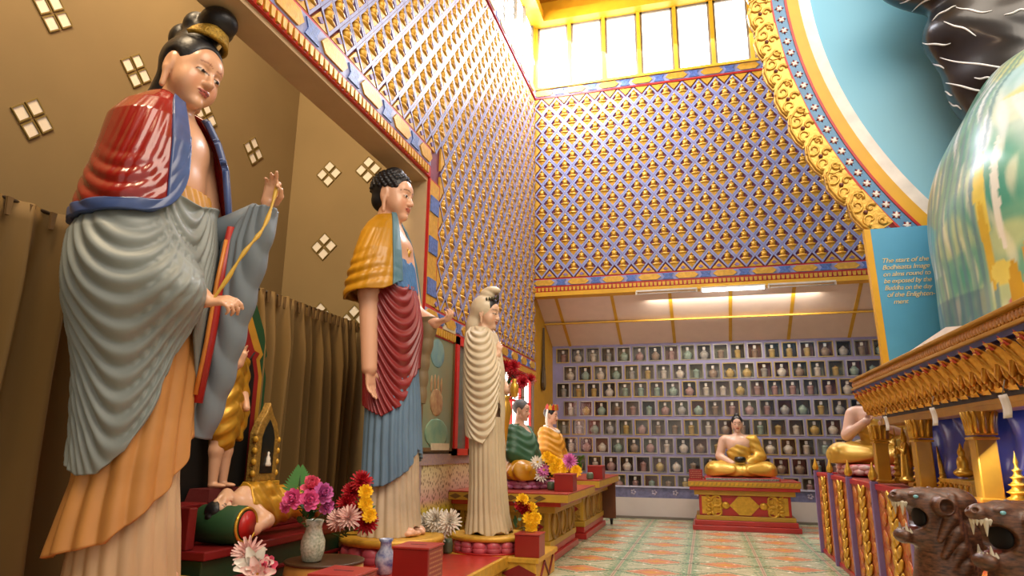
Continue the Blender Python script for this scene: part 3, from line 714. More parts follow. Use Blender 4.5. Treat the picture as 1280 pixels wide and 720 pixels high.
b.grid(tiara, 36, 5); b.build('tiara', mat('old gold filigree', '#a8842c', .45, metal=.4, var=.35, vscale=60, bump=.8, bscale=90), st, solid=.03)
# painted wood layers
M_cream1 = mat('cream painted wood', '#bfa07a', .5, var=.14, vscale=9, stretch=(1, 1, .12), bump=.05)
M_or1 = mat('orange painted robe', '#bd8446', .5, var=.1, vscale=4)
M_gr1 = mat('grey green robe', '#868d8a', .45, var=.07, vscale=3)
M_gr2 = mat('slate blue sleeve', '#717c84', .45, var=.1, vscale=3)
M_jk = mat('glossy red jacket', '#881812', .25, var=.12, vscale=5, coat=.5)
M_bl1 = mat('ink blue border', '#3a4f82', .35, var=.15, vscale=8, coat=.2)
drape('under_skirt', [(1.0, -.02, -.02, .23, .19, .21), (.6, -.01, -.02, .25, .215, .235), (.35, -.0, -.02, .275, .25, .265), (.0, .0, -.02, .31, .27, .28)], 1.0, .0, M_cream1, st,
      folds=lambda d, z, t: .022*ridge(d/19+.25*np.sin(z*5), 1.2)*(1-z*.6), thick=.03)
drape('orange_skirt', [(1.9, -.05, -.05, .28, .26, .29), (1.0, -.03, -.03, .29, .24, .265), (.62, -.02, -.03, .315, .255, .28), (.45, -.02, -.03, .33, .29, .31), (.2, -.02, -.03, .35, .34, .35)],
      1.9, lambda d: pw(d, [(-180, .2), (-130, .2), (-95, .25), (-60, .3), (-30, .46), (0, .62), (40, .9), (70, .8), (180, .2)]), M_or1, st,
      folds=lambda d, z, t: .028*ridge((d+.0)/24+.35*np.sin(z*3), 1.2)*(.35+t)*win(d, -175, 90)-.01*np.cos(np.radians(d)*5), thick=.025)
def gfold(d, z, t):
    u = (d+66)/46; ph = (z-.52*u*u*(1+.15*np.sin(3*z))+.06*np.sin(2.2*u))*7.4
    A = .035*ridge(ph, 1.5)*win(d, -125, -14, 9)*win(z, .75, 2.12, .07)
    u2 = (d+10)/34; B = .03*ridge((z-.34*u2*u2)*8, 1.5)*win(d, -38, 38, 6)*win(z, 1.75, 2.36, .06)
    Cc = .03*ridge(d/7.5+1.2*z, 1.2)*win(d, -46, 4, 5)*win(t, .35, 1.1, .1)*.8
    D = .025*ridge(d/11+z, 1.3)*win(d, -175, -112, 8)*t
    return np.maximum(A, np.maximum(B, Cc))+D+.022*np.exp(-(t/.022)**2)
drape('grey_robe', [(2.62, -.06, -.05, .25, .33, .34), (2.4, -.05, -.05, .29, .36, .40), (2.1, -.05, -.06, .33, .40, .45), (1.7, -.05, -.06, .34, .35, .41), (1.3, -.04, -.05, .335, .295, .34), (.9, -.03, -.04, .335, .28, .315), (.6, -.03, -.04, .35, .29, .32)],
      lambda d: 2.46-.09*math.exp(-((d+5)/38)**2), lambda d: pw(d, [(-180, .84), (-140, .82), (-118, .72), (-98, .66), (-75, .67), (-50, .8), (-32, 1.05), (-15, 1.38), (2, 1.62), (12, 1.5), (35, 1.2), (60, .95), (180, .8)]), M_gr1, st,
      bumps=[(-62, 42, 1.75, .42, .08), (-22, 24, 1.74, .22, .22), (-95, 40, 1.9, .4, .05), (-125, 18, .62, .08, .04)], folds=gfold, nt=300, nz=200, thick=.02)
# jacket with blue border
NT, NZ = 240, 110
jb = lambda d: (lambda e: 2.23+.40*(1-math.sqrt(max(0, 1-(1-e/34)**2)))-.05*math.sin(R_(e)) if e < 34 else 2.23-.05*math.sin(R_(min(e, 90))))(max(0, min(d-42, 336-d)))
def jf(d, z, t):
    e = 336-d; A = .018*ridge((z-.3*((e-60)/50)**2)*9+.5*np.sin(e/20), 1.4)*win(e, 25, 150, 10)*win(z, 2.2, 2.55, .05)
    B = .012*ridge(e/9+3*z, 1.3)*win(e, 20, 60, 6)*win(z, 2.4, 2.95, .08)
    return A+B
o = drape('red_jacket', [(3.2, -.1, -.03, .17, .15, .17), (3.08, -.1, -.04, .22, .25, .3), (2.95, -.09, -.04, .27, .31, .39), (2.75, -.07, -.04, .33, .35, .43), (2.5, -.05, -.05, .35, .39, .47), (2.3, -.03, -.06, .36, .42, .50), (2.15, -.03, -.06, .37, .43, .51)],
      lambda d: 3.2-.1*math.exp(-(min(d-42, 336-d)/25.)**2), jb, M_jk, st, 42, 336, NT, NZ, folds=jf, close=False, thick=.03)
def jmask(n):
    j, i = np.divmod(np.arange(n), NT-1); return (i < 15) | (i > NT-17) | (j > NZ-10)
split_band(o, jmask, 'jacket_border', M_bl1)
drape('waist_sash', [(2.6, -.03, -.04, .21, .24, .28), (2.3, -.03, -.04, .275, .26, .31)], 2.5, 2.3, mat('ochre sash', '#c08a35', .5, var=.12, vscale=10), st, -100, 100, 80, 24, folds=lambda d, z, t: .012*ridge(d/13+4*z, 1.2), close=False, thick=.02)
drape('far_sleeve', [(2.45, .50, .29, .09, .08, .085), (2.2, .40, .29, .17, .17, .10), (1.7, .26, .30, .20, .2, .10), (1.2, .15, .31, .2, .18, .10), (.86, .07, .32, .16, .14, .09)],
      2.45, lambda d: .95-.08*math.cos(R_(d)), M_gr2, st, folds=lambda d, z, t: .018*ridge((z+.5*np.cos(np.radians(d)))*4, 1.4), thick=.02)
MB().tube([(.0, .33, 2.2), (.1, .32, 2.26), (.3, .31, 2.34), (.47, .30, 2.42)], [.15, .14, .115, .09], 18).build('forearm_sleeve', M_gr2, st)
b = MB(); b.tube([(.33, .20, 2.3), (.30, .18, 1.9), (.29, .16, 1.5), (.27, .14, 1.1)], [.03, .035, .035, .03], 8); b.build('red_ribbon', mat('ribbon red', '#a01c16', .4), st)
b = MB(); b.tube([(.325, .165, 2.2), (.305, .145, 1.9), (.295, .125, 1.5), (.275, .105, 1.15)], [.014]*4, 8); b.build('ribbon_edge', mat('ribbon orange', '#d08030', .4), st)
t = thing('willow_stem', 'thin yellow curved stem held between the two hands of the red-jacketed statue', 'stem', (P1[0]+.6, P1[1]+.26, P1[2]+2.62))
pts = []
for i in range(25):
    u = i/24; pts.append((.02-.06*u-.05*u*u+.06*math.sin(u*PI)-.08*max(0, u-.85)*3, -.0-.36*u-.02*math.sin(u*PI), -.94*u-.06*math.sin(u*2*PI)))
MB().tube(pts, [.012+.004*math.sin(i*1.3) for i in range(25)], 8).build('stem', mat('willow yellow', '#c8a03a', .5), t)

# ---------------- 2: yellow cape, blue skirt
P2 = (-2.95, 6.2, .48)
st = thing('standing_statue', 'tall standing statue with black curly hair, yellow cape and red wrap over a blue skirt', 'statue', P2, 0)
S = Solid(); H2 = TRS((-.17, -.02, 3.17), (0, 4, 0), .54)
head(S, H2, ears=1.3, neck=.3, jaw=1.08)
S.e((-.17, -.02, 2.78), (.19, .3, .42), .08).e((-.1, -.02, 2.62), (.17, .24, .3), .1).e((-.08, -.02, 2.86), (.14, .26, .12), .08).e((-.12, -.02, 2.2), (.2, .26, .5), .1).c((-.18, -.26, 2.92), (-.18, .24, 2.92), .11, .11, .08)
S.chain([(-.18, -.29, 2.9), (-.19, -.36, 2.3), (-.13, -.37, 1.55)], [.11, .10, .075], .05)
hand(S, frame((-.12, -.365, 1.53), (.06, .05, -1), (.9, -.3, .1), .17), cu=(.15, .18, .22, .3), th=.5, mir=-1)
S.chain([(-.18, .28, 2.9), (-.02, .3, 2.2), (.3, .2, 2.08)], [.14, .12, .06], .05)
hand(S, frame((.32, .19, 2.08), (1, -.1, .25), (0, 0, 1), .15), cu=(.5, .6, .65, .7), th=.5, mir=-1)
S.chain([(-.1, -.12, 2.0), (-.03, -.1, 1.0), (0, -.1, .1)], [.18, .13, .09], .05).chain([(-.1, .12, 2.0), (-.03, .1, 1.0), (0, .1, .1)], [.18, .13, .09], .05)
for y in (-.11, .11):
    S.e((.12, y, .045), (.19, .085, .055), .04)
    for q in range(5): S.e((.3-.012*q, y+(-.06+.03*q)*(1 if y > 0 else -1), .03), (.045, .019, .025), .01)
S.build('body', M_skin, st, .0115, paint=lobes_paint(H2, lin('#dba98a'), lip='#b5624f', brow='#5a3a2a'))
S = Solid(); S.M = H2
S.e((-.07, 0, .67), (.4, .345, .38), .03).e((.46, 0, .40), (.43, .33, .43), .04, -1)
for y in (-1, 1): S.e((-.0, y*.36, .42), (.14, .1, .22), .05, -1)
S.e((-.2, 0, .42), (.24, .27, .24), .05).e((-.02, 0, 1.0), (.19, .19, .12), .05)
k = 0
for i in range(150):
    zf = 1-2*(i+.5)/260; a = i*2.39996; rr = math.sqrt(max(0, 1-zf*zf)); p = (-.07+.4*rr*math.cos(a), .345*rr*math.sin(a), .67+.38*zf)
    if p[0] > .2 and p[2] < .82: continue
    if abs(p[1]) > .24 and -.13 < p[0] < .13 and p[2] < .62: continue
    S.e(p, .043, .008)
S.build('hair', mat('blue black curls', '#14151c', .45, var=.2), st, .0105)
M_cr2 = mat('ivory pleated skirt', '#bfae94', .5, var=.15, vscale=5)
M_bl2 = mat('powder blue skirt', '#637f98', .45, var=.14, vscale=3)
M_rd2 = mat('crimson wrap', '#832225', .4, var=.15, vscale=4, coat=.15)
M_ye2 = mat('mustard cape', '#b8820f', .38, var=.08, vscale=4, coat=.2)
drape('under_skirt', [(.9, -.0, 0, .22, .23, .25), (.4, .0, 0, .23, .24, .26), (.0, .0, 0, .26, .27, .30)], .9, lambda d: .0+.09*math.exp(-((d-0)/22)**2), M_cr2, st,
      folds=lambda d, z, t: .02*ridge(d/17+.6*z, 1.3)*(.3+t), thick=.02)
drape('blue_skirt', [(1.8, -.07, 0, .22, .23, .28), (1.2, -.03, 0, .24, .25, .28), (.6, -.0, 0, .24, .26, .3), (.4, -.0, 0, .25, .28, .31)], 1.8,
      lambda d: pw(d, [(-180, .48), (-120, .44), (-80, .46), (-30, .62), (0, .8), (40, .7), (180, .48)]), M_bl2, st, folds=lambda d, z, t: .022*ridge(d/15+.5*np.sin(2*z), 1.3)*(.4+t), thick=.02)
def rfold(d, z, t):
    u = (d+50)/48; return .028*ridge((z-.36*u*u+.1*u)*8.5, 1.5)*win(d, -125, 30, 10)+.018*ridge(d/10+z, 1.3)*win(d, -180, -120, 8)
drape('red_wrap', [(2.62, -.14, -.02, .2, .24, .3), (2.3, -.11, -.02, .25, .26, .33), (1.9, -.09, -.02, .265, .26, .32), (1.5, -.06, 0, .25, .26, .30), (1.1, -.03, 0, .25, .27, .30)],
      lambda d: pw(d, [(-180, 2.62), (-80, 2.5), (-40, 2.42), (10, 2.44), (60, 2.55), (180, 2.62)]), lambda d: pw(d, [(-180, 1.3), (-130, 1.2), (-85, 1.1), (-50, 1.2), (-20, 1.45), (10, 1.6), (60, 1.6), (180, 1.3)]), M_rd2, st, folds=rfold, nt=260, nz=150, bumps=[(0, 40, 2.0, .25, .05)], thick=.02)
drape('blue_vest', [(2.9, -.14, -.02, .17, .22, .28), (2.6, -.12, -.02, .215, .24, .3), (2.4, -.11, -.02, .24, .25, .31)], lambda d: 2.68+.02*math.sin(d/7), 2.38, mat('cornflower vest', '#4a78ac', .4, var=.2, vscale=9), st, -70, 70, 80, 30, folds=lambda d, z, t: .016*ridge(d/12+6*z, 1.2), close=False, thick=.02)
NT2, NZ2 = 220, 110
def cf(d, z, t):
    e = 318-d; return .03*ridge((z+.0035*(e-48)*win(e, 0, 60, 10)-.1*np.cos(np.radians(e-60)))*9, 1.5)*win(e, 30, 170, 10)*win(z, 2.3, 2.62, .06)+.009*ridge(e/11+2.2*z, 1.3)*win(e, 14, 62, 6)*win(z, 2.3, 2.95, .06)
cb = lambda d: 2.3+.12*math.exp(-((318-d)/18.)**2)-.05*math.exp(-((d-230)/25.)**2)
o = drape('yellow_cape', [(3.2, -.18, -.02, .18, .15, .16), (3.1, -.18, -.02, .2, .21, .27), (2.98, -.18, -.02, .23, .25, .36), (2.75, -.17, -.03, .28, .29, .45), (2.5, -.16, -.03, .31, .33, .50), (2.2, -.15, -.04, .34, .38, .55)],
      3.2, cb, M_ye2, st, 70, 318, NT2, NZ2, folds=cf, close=False, thick=.028)
split_band(o, lambda n: (lambda ji: (ji[1] > NT2-15) | (ji[1] < 12))(np.divmod(np.arange(n), NT2-1)), 'cape_collar', mat('teal collar', '#4f7684', .4, var=.1))
drape('hanging_sleeve', [(2.14, .22, .22, .1, .16, .075), (1.7, .1, .25, .12, .16, .08), (1.2, .06, .26, .13, .15, .07)], lambda d: 2.14, 1.25, mat('brown sleeve', '#7d6a4c', .5, var=.15), st, folds=lambda d, z, t: .012*ridge(z*6, 1.3), thick=.02)
b = MB()
for i in range(9): b.ell((.05+.0-.004*abs(i-4), -.02+(-.1+.025*i), 2.9-.05*math.cos((i-4)*.4)-.02), (.016, .018, .018), 8, 6)
b.ell((.065, -.02, 2.79), (.014, .03, .045), 10, 6).ell((.062, -.06, 2.82), (.012, .02, .025), 8, 6).ell((.062, .02, 2.82), (.012, .02, .025), 8, 6)
b.build('necklace', M_goldb, st)

# ---------------- 3: ivory hooded statue
P3 = (-2.246, 7.133, .42)
st = thing('standing_statue', 'slender ivory white hooded statue with one hand raised to its chest', 'statue', P3, R_(-4))
S = Solid(); H3 = TRS((-.10, 0, 2.19), (0, 5, 0), .37)
head(S, H3, ears=1.1, neck=.3, jaw=1.02)
S.e((-.11, 0, 1.95), (.13, .2, .28), .06).e((-.09, 0, 1.5), (.14, .18, .4), .08).c((-.12, -.14, 2.03), (-.12, .14, 2.03), .075, .075, .06)
S.chain([(-.12, -.15, 2.02), (-.06, -.2, 1.7), (.08, -.07, 1.88)], [.075, .06, .045], .03)
hand(S, frame((.085, -.06, 1.89), (.25, .05, 1), (-.2, .9, .2), .1), cu=(.3, .4, .5, .7), th=.8, mir=1)
S.chain([(-.12, .15, 2.02), (-.02, .2, 1.7), (.14, .1, 1.5)], [.075, .06, .045], .03)
hand(S, frame((.15, .09, 1.5), (1, -.3, .1), (0, -.8, .5), .1), cu=(.8, .85, .9, .95), th=.9, mir=-1)
for y in (-.09, .09): S.chain([(-.05, y, 1.3), (-.02, y, .7), (0, y, .06)], [.12, .09, .06], .05).e((.1, y, .035), (.12, .05, .04), .03)
S.build('body', M_skin, st, .0085, paint=lobes_paint(H3, lin('#dcb496'), lip='#b56a58', brow='#4a382c'))
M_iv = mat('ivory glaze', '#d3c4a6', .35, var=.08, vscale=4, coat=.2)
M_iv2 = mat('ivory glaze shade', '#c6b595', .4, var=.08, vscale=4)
S = Solid(); S.M = H3
S.e((-.1, 0, .64), (.42, .38, .43), .03).e((.46, 0, .40), (.42, .3, .46), .04, -1).e((.1, 0, .2), (.3, .24, .45), .04, -1)
S.chain([(-.25, 0, .55), (-.34, 0, .1), (-.36, 0, -.25)], [.26, .27, .27], .1)
S.e((-.02, 0, 1.08), (.25, .22, .2), .05).e((.12, 0, 1.22), (.27, .2, .13), .04)
S.build('hood', M_iv, st, .009)
b = MB(); 
for i in range(11):
    a = R_(-75+15*i); b.ell((.02+.33*math.cos(a)*.37*1.0-.09, .32*math.sin(a)*.37, 2.19+.90*.37+.012*math.cos(a*2)), (.012, .016, .02), 8, 6)
b.ell((.055, 0, 2.56), (.014, .03, .035), 8, 6); b.build('hair_ornament', mat('dark hair ornament', '#3c3a24', .4, metal=.3), st)
S = Solid(); S.M = H3; S.e((-.02, 0, .66), (.375, .325, .375), .03).e((.47, 0, .40), (.42, .27, .42), .04, -1)
S.build('hair', M_hair, st, .009)
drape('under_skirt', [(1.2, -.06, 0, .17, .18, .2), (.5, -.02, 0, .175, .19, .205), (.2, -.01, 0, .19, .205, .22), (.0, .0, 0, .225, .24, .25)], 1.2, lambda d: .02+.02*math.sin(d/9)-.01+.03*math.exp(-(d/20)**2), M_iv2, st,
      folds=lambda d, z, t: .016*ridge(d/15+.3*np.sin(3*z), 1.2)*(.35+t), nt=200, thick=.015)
def iv(d, z, t):
    u = (d+78)/45; return .024*ridge((z-.2*u*u)*12, 1.4)*win(d, -160, -32, 9)+.016*ridge(d/6.5, 1.2)*win(d, -30, 40, 5)*win(z, 1.15, 1.9, .05)+.014*ridge(d/9+z, 1.3)*win(d, 40, 180, 8)
drape('robe', [(2.22, -.13, 0, .09, .11, .12), (2.13, -.12, 0, .14, .16, .225), (2.0, -.11, 0, .17, .18, .265), (1.7, -.09, 0, .19, .2, .28), (1.4, -.08, 0, .19, .21, .27), (1.05, -.06, 0, .18, .2, .235), (.85, -.04, 0, .185, .2, .23)],
      lambda d: 2.2-.06*math.exp(-(d/35)**2), lambda d: pw(d, [(-180, 1.05), (-120, .98), (-80, .92), (-45, 1.1), (-25, 1.4), (-10, 1.3), (15, .9), (50, .85), (180, 1.05)]), M_iv, st, folds=iv, nt=260, nz=170, bumps=[(-60, 40, 1.62, .25, .05), (-10, 30, 1.72, .2, .03)], thick=.016)
t = thing('ritual_vase', 'small gilt vase hugged by the ivory hooded statue', 'vase', (P3[0]+.25, P3[1]+.03, P3[2]+1.42))
MB().lathe([(.02, 0), (.035, .01), (.05, .08), (.045, .13), (.02, .17), (.03, .2)], 16).build('vessel', M_golds, t)
# ================================================================== left side: curtains, alcove shrine, platform, altars
def at(px, py, ax, v):
    d = _R*(px-640)+_U*(360-py)+_F*FPX; t = (v-EYE[ax])/d[ax]; return EYE+d*t
M_cur = mat('brown curtain', '#735829', .75, var=.1, vscale=3, stretch=(1, 1, .15))
def curtain(y0, y1, label, n):
    L = y1-y0; t = thing('curtain', label, 'curtain', (-4.27, y0, 0), 0, None)
    def f(u, v):
        z = 2.85*(1-v)+.06*v; a = (.03+.075*min(1, v*5))*(1+.3*math.sin(u*37)); ph = 2*PI*n*(u+.012*math.sin(u*23+v*2))
        return (a*math.sin(ph)+.03*math.sin(u*9+v*3), u*L+.02*math.cos(ph), z)
    MB().grid(f, n*14, 24).build('cloth', M_cur, t, solid=.006)
    b = MB()
    for k in range(n*2): 
        y = L*(k+.5)/(n*2); b.prism([(-.012, 0), (.012, 0), (.02, .12), (-.02, .12)], ((.03, y, 2.72), (0, 1, 0), (0, 0, 1), (1, 0, 0)), .02)
    tag(b.build('pleat_heading', mat('curtain heading', '#6f5530', .8, var=.1), t), kind='stuff')
    MB().tube([(0, -.05, 2.84), (0, L+.05, 2.84)], .014, 8).build('rail', mat('dark rail', '#3d3020', .5), t)
curtain(-.6, 4.02, 'brown pleated curtain behind the red-jacketed statue, at the left edge', 15)
curtain(5.62, 7.66, 'brown pleated curtain right of the black arch, behind the yellow-caped statue', 11)
# black arch
t = thing('pointed_backdrop', 'black pointed arch panel edged in red, yellow and green behind the gilt figure', 'panel', (-4.16, 4.85, .02))
prof = [(.86, .0), (.86, 1.92), (.80, 2.08), (.845, 2.14), (.76, 2.38), (.62, 2.6), (.42, 2.8), (.2, 2.98), (0, 3.16)]
def arch_poly(k, dz=0): 
    R = [(y-k*(1 if y > .05 else 0), z-(k*1.3 if z > 2.2 else 0)) for y, z in prof]; R[-1] = (0, R[-1][1]-k*.5)
    return R+[(-y, z) for y, z in R[:-1]][::-1]
for i, (nm, k, c) in enumerate((('green_border', 0, '#1f4a2a'), ('yellow_border', .09, '#b8872a'), ('red_border', .17, '#8c1a18'), ('black_field', .26, '#0a0908'))):
    MB().prism(arch_poly(k), ((.02*i, 0, 0), (0, 1, 0), (0, 0, 1), (1, 0, 0)), .02).build(nm, mat('arch '+nm, c, .6, var=.1), t)
M_bed = mat('deep green lacquer', '#1f3d26', .4, var=.12); M_bedr = mat('oxblood lacquer', '#6e1416', .35, var=.15)
# stepped pedestal, bed
t = thing('shrine_step', 'oxblood step pedestal under the small gilt standing figure', 'pedestal', (-3.93, 5.0, .25))
MB().box(-.14, .095, -.9, .85, 0, .6).box(-.14, .10, -.91, .86, .28, .33).build('step', M_bedr, t, bev=.01)
MB().box(-.13, .10, -.3, .12, .6, .7, taper=.02).build('foot_block', mat('rock red', '#5a1516', .6, bump=.6, bscale=20), t)
t = thing('platform', 'low red topped platform with gilt rim under the big standing statues', 'platform', (-2.95, 4.85, 0))
MB().box(-1.1, 1.0, -2.1, 1.9, .17, .25, 1).box(-1.07, .97, -2.07, 1.87, .0, .17, 0).build('body', [M_gold, mat('red table top', '#b8382c', .28, var=.12, coat=.3)], t, bev=.008)
MB().box(.98, 1.02, -2.12, 1.92, .15, .26).build('gilt_rim', M_gold, t, bev=.006)
t = thing('side_block', 'low gilt panelled block at the platform end, below the yellow marigold stack', 'plinth', (-2.3, 7.2, 0))
MB().box(-.7, .65, -.44, .42, 0, .2).box(-.72, .68, -.46, .44, .2, .25).build('body', M_gold, t, bev=.008)
b = MB()
for a in ((-.65, .6, -.445, .02, .18),): 
    for x in (-.6, -.15, .3): b.add([(x, -.449, .1), (x+.18, -.449, .02), (x+.36, -.449, .1), (x+.18, -.449, .18)], [(0, 1, 2, 3)])
b.tube([(.656, -.3, .02), (.656, -.1, .18), (.656, .1, .02), (.656, .3, .18)], .012, 6).build('lattice_lines', M_dred, t)
def plinth(loc, r, label, h, z0=.25):
    t = thing('lotus_plinth', label, 'plinth', (loc[0], loc[1], z0))
    MB().lathe([(r*.93, h*.70), (r*.97, h*.74), (r, h*.86), (r*.98, h*.99), (r*.9, h)], 40).build('gilt_disc', M_gold, t)
    b = MB(); n = 16; b.lathe([(r*.86, 0), (r*.9, h*.35), (r*.84, h*.74)], 32, mi=0)
    for q in range(n):
        a = 2*PI*q/n
        for dz, s in ((h*.42, 1), (h*.3, -1)):
            b.ell((r*.88*math.cos(a), r*.88*math.sin(a), dz-.03*s), (.05, r*.17, h*.3), 10, 6, 0, Matrix.Rotation(a, 4, 'Z'))
    b.build('petals', mat('lotus pink', '#b8525e', .4, var=.2, vscale=9), t)
    MB().lathe([(r*.99, 0), (r*1.0, h*.08), (r*.9, h*.1)], 40).build('foot_ring', M_red, t)
plinth((-3.42, 3.52), .46, 'round lotus plinth under the red-jacketed statue', .21)
plinth((-2.93, 6.2), .5, 'gilt and pink lotus plinth under the yellow-caped statue', .23)
plinth((-2.24, 7.14), .42, 'gilt and pink lotus plinth under the ivory statue', .17)
t = thing('bed', 'green and red daybed carrying the reclining gilt figure', 'bed', (-3.55, 5.02, .25))
MB().box(-.22, .22, -.93, .9, 0, .28).build('green_base', M_bed, t, bev=.01)
b = MB(); b.box(-.25, .26, -.96, .93, .28, .34).box(-.23, .24, -.94, .92, .10, .13).box(-.23, .24, -.94, .92, .0, .03).box(-.26, -.2, -.96, .93, .34, .52).box(-.25, .1, -.96, -.88, .34, .62); b.build('red_rails', M_bedr, t, bev=.01)
M_pil = mat('green velvet', '#1d4a24', .7, var=.15)
t = thing('bolster', 'green bolster with red gilt-ringed end under the reclining head', 'pillow', (-3.46, 4.43, .59+.0))
MB().lathe([(.10, -.2), (.135, -.17), (.14, 0), (.135, .17), (.11, .2)], 24).build('cushion', M_pil, t).rotation_euler = (0, PI/2, 0)
MB().lathe([(.0, 0), (.085, 0.0), (.1, .012), (.0, .016)], 24, cap=False).build('end_disc', M_red, t, loc=(.2, 0, 0)).rotation_euler = (0, PI/2, 0)
b = MB().tube([(.2, .118*math.cos(a*PI/12), .118*math.sin(a*PI/12)) for a in range(24)], .012, 6, closed=True); b.build('gilt_ring', M_goldb, t)
t.children[0].location = (0, 0, 0); t.location.z = .59+.14
# reclining figure along +y (head at near end), lying on its right side, face to the hall
M_gr = mat('gilt robe', '#c9972e', .3, metal=.45, var=.12, vscale=6)
t = thing('reclining_figure', 'small gilt-robed black-haired figure reclining on the green bolster', 'statue', (-3.48, 4.36, .59))
S = Solid(); HR = TRS((-.02, .1, .34), (0, 0, 0), .27) @ Matrix(((0, 0, 0, 0),)*4) if False else (Matrix.Translation((.0, .10, .325)) @ Matrix(((1, 0, 0, 0), (0, -.3, -.954, 0), (0, .954, -.3, 0), (0, 0, 0, 1))) @ Matrix.Rotation(R_(25), 4, 'X') @ Matrix.Scale(.185, 4))
head(S, HR, neck=.2)
S.c((0, .1, .31), (-.01, .26, .25), .055, .08, .04)
S.e((-.02, .35, .22), (.13, .2, .14), .06).e((-.02, .62, .2), (.12, .25, .12), .08).chain([(0, .28, .3), (.17, .38, .14), (.2, .2, .1), (.12, .06, .24)], [.065, .055, .045, .04], .03)
S.chain([(0, .3, .34), (-.0, .6, .33), (.03, .85, .3)], [.06, .05, .035], .03)
S.chain([(-.02, .7, .2), (.05, 1.05, .2), (-.02, 1.38, .14)], [.12, .09, .05], .05).e((.02, 1.46, .13), (.07, .08, .04), .03)
S.build('body', M_skin, t, .009, paint=lobes_paint(HR, lin('#dcae8c')))
S = Solid(); S.e((-.02, .38, .225), (.15, .2, .165), .05).e((-.02, .64, .21), (.14, .26, .14), .08).chain([(-.02, .7, .22), (.06, 1.02, .23), (-.02, 1.36, .15)], [.145, .115, .08], .06).chain([(0, .32, .35), (.0, .6, .345), (.02, .78, .32)], [.075, .07, .055], .03)
S.disp = lambda P: .009*np.sin(P[:, 1]*38+P[:, 2]*30+4*np.sin(P[:, 0]*12))
S.clip = [lambda P: .26-P[:, 1]+.35*(P[:, 2]-.22)]
S.build('robe', M_gr, t, .009)
S = Solid(); S.M = HR; S.e((-.07, 0, .67), (.41, .355, .39), .03).e((.47, 0, .40), (.43, .32, .43), .04, -1).e((-.1, 0, 1.04), (.17, .17, .14), .05); S.build('hair', M_hair, t, .008)
# gilt standing figure in front of the arch
t = thing('gilt_figure', 'small standing figure in gilt robe before the black arch, half hidden by a grey sleeve', 'statue', (-3.94, 4.92, .95), R_(0))
S = Solid(); HG = TRS((0, 0, 1.2), (0, 6, 0), .22); head(S, HG, neck=.3)
S.e((0, 0, 1.0), (.09, .14, .2), .04).e((0, 0, .7), (.09, .13, .2), .05).chain([(0, -.15, 1.08), (.04, -.17, .86), (.17, -.1, 1.02), (.2, -.09, 1.1)], [.05, .042, .032, .03], .02).chain([(0, .15, 1.08), (.02, .18, .82), (.12, .12, .66)], [.05, .042, .03], .02)
for y in (-.06, .06): S.chain([(0, y, .6), (.0, y, .3), (0, y, .03)], [.075, .055, .035], .03).e((.05, y, .02), (.08, .035, .022), .02)
hand(S, frame((.2, -.09, 1.1), (.1, 0, 1), (1, 0, 0), .05), cu=(.2, .2, .2, .2), mir=1)
S.build('body', M_skin, t, .006, paint=lobes_paint(HG, lin('#d8a888')))
S = Solid(); S.e((0, 0, 1.02), (.115, .165, .2), .04).e((0, 0, .62), (.13, .17, .36), .08).c((0, -.16, 1.05), (.04, -.18, .84), .065, .07, .03).chain([(0, .16, 1.05), (.02, .19, .6), (.02, .18, .42)], [.065, .06, .04], .03)
S.disp = lambda P: .008*np.sin(P[:, 2]*45+5*np.abs(P[:, 1])*6); S.clip = [lambda P: P[:, 2]-1.16, lambda P: .3-P[:, 2]]
S.build('robe', M_gr, t, .007)
S = Solid(); S.M = HG; S.e((-.07, 0, .67), (.41, .355, .39), .03).e((.47, 0, .40), (.43, .32, .43), .04, -1).e((-.02, 0, 1.06), (.15, .15, .13), .05); S.build('hair', M_hair, t, .006)
# pointed gilt shrine frame
t = thing('pointed_shrine', 'small gilt pointed-arch shrine frame with dark glass on a stepped foot', 'shrine', (-3.94, 5.5, .85))
MB().box(-.1, .12, -.24, .24, 0, .05).box(-.08, .1, -.21, .21, .05, .09).box(-.06, .08, -.18, .18, .09, .13).build('foot', M_gold, t, bev=.006)
P_ = [(.17, .13), (.17, .55), (.12, .66), (.05, .74), (0, .84)]; pol = P_+[(-y, z) for y, z in P_[:-1]][::-1]
Q_ = [(.09, .2), (.09, .52), (.06, .6), (0, .68)]; qol = Q_+[(-y, z) for y, z in Q_[:-1]][::-1]
MB().prism(pol, ((-.04, 0, 0), (0, 1, 0), (0, 0, 1), (1, 0, 0)), .08).build('surround', mat('aged gilding', '#a5803a', .5, metal=.3, var=.35, vscale=40, bump=.9, bscale=60), t, bev=.01)
MB().prism(qol, ((.041, 0, 0), (0, 1, 0), (0, 0, 1), (1, 0, 0)), .006).build('dark_glass', mat('dark shrine glass', '#1c1f1c', .15, var=.3), t)
MB().lathe([(.028, 0), (.03, .02), (.02, .05), (.022, .07), (.008, .1), (.012, .12), (0, .135)], 10, (.052, .01, .26)).build('tiny_figure', M_white_e, t)
b = MB()
for z in (.2, .3, .4, .5): b.ell((.03, .17, z), (.03, .02, .03), 8, 6).ell((.03, -.17, z), (.03, .02, .03), 8, 6)
tag(b.build('beads', M_gold, t), kind='stuff')
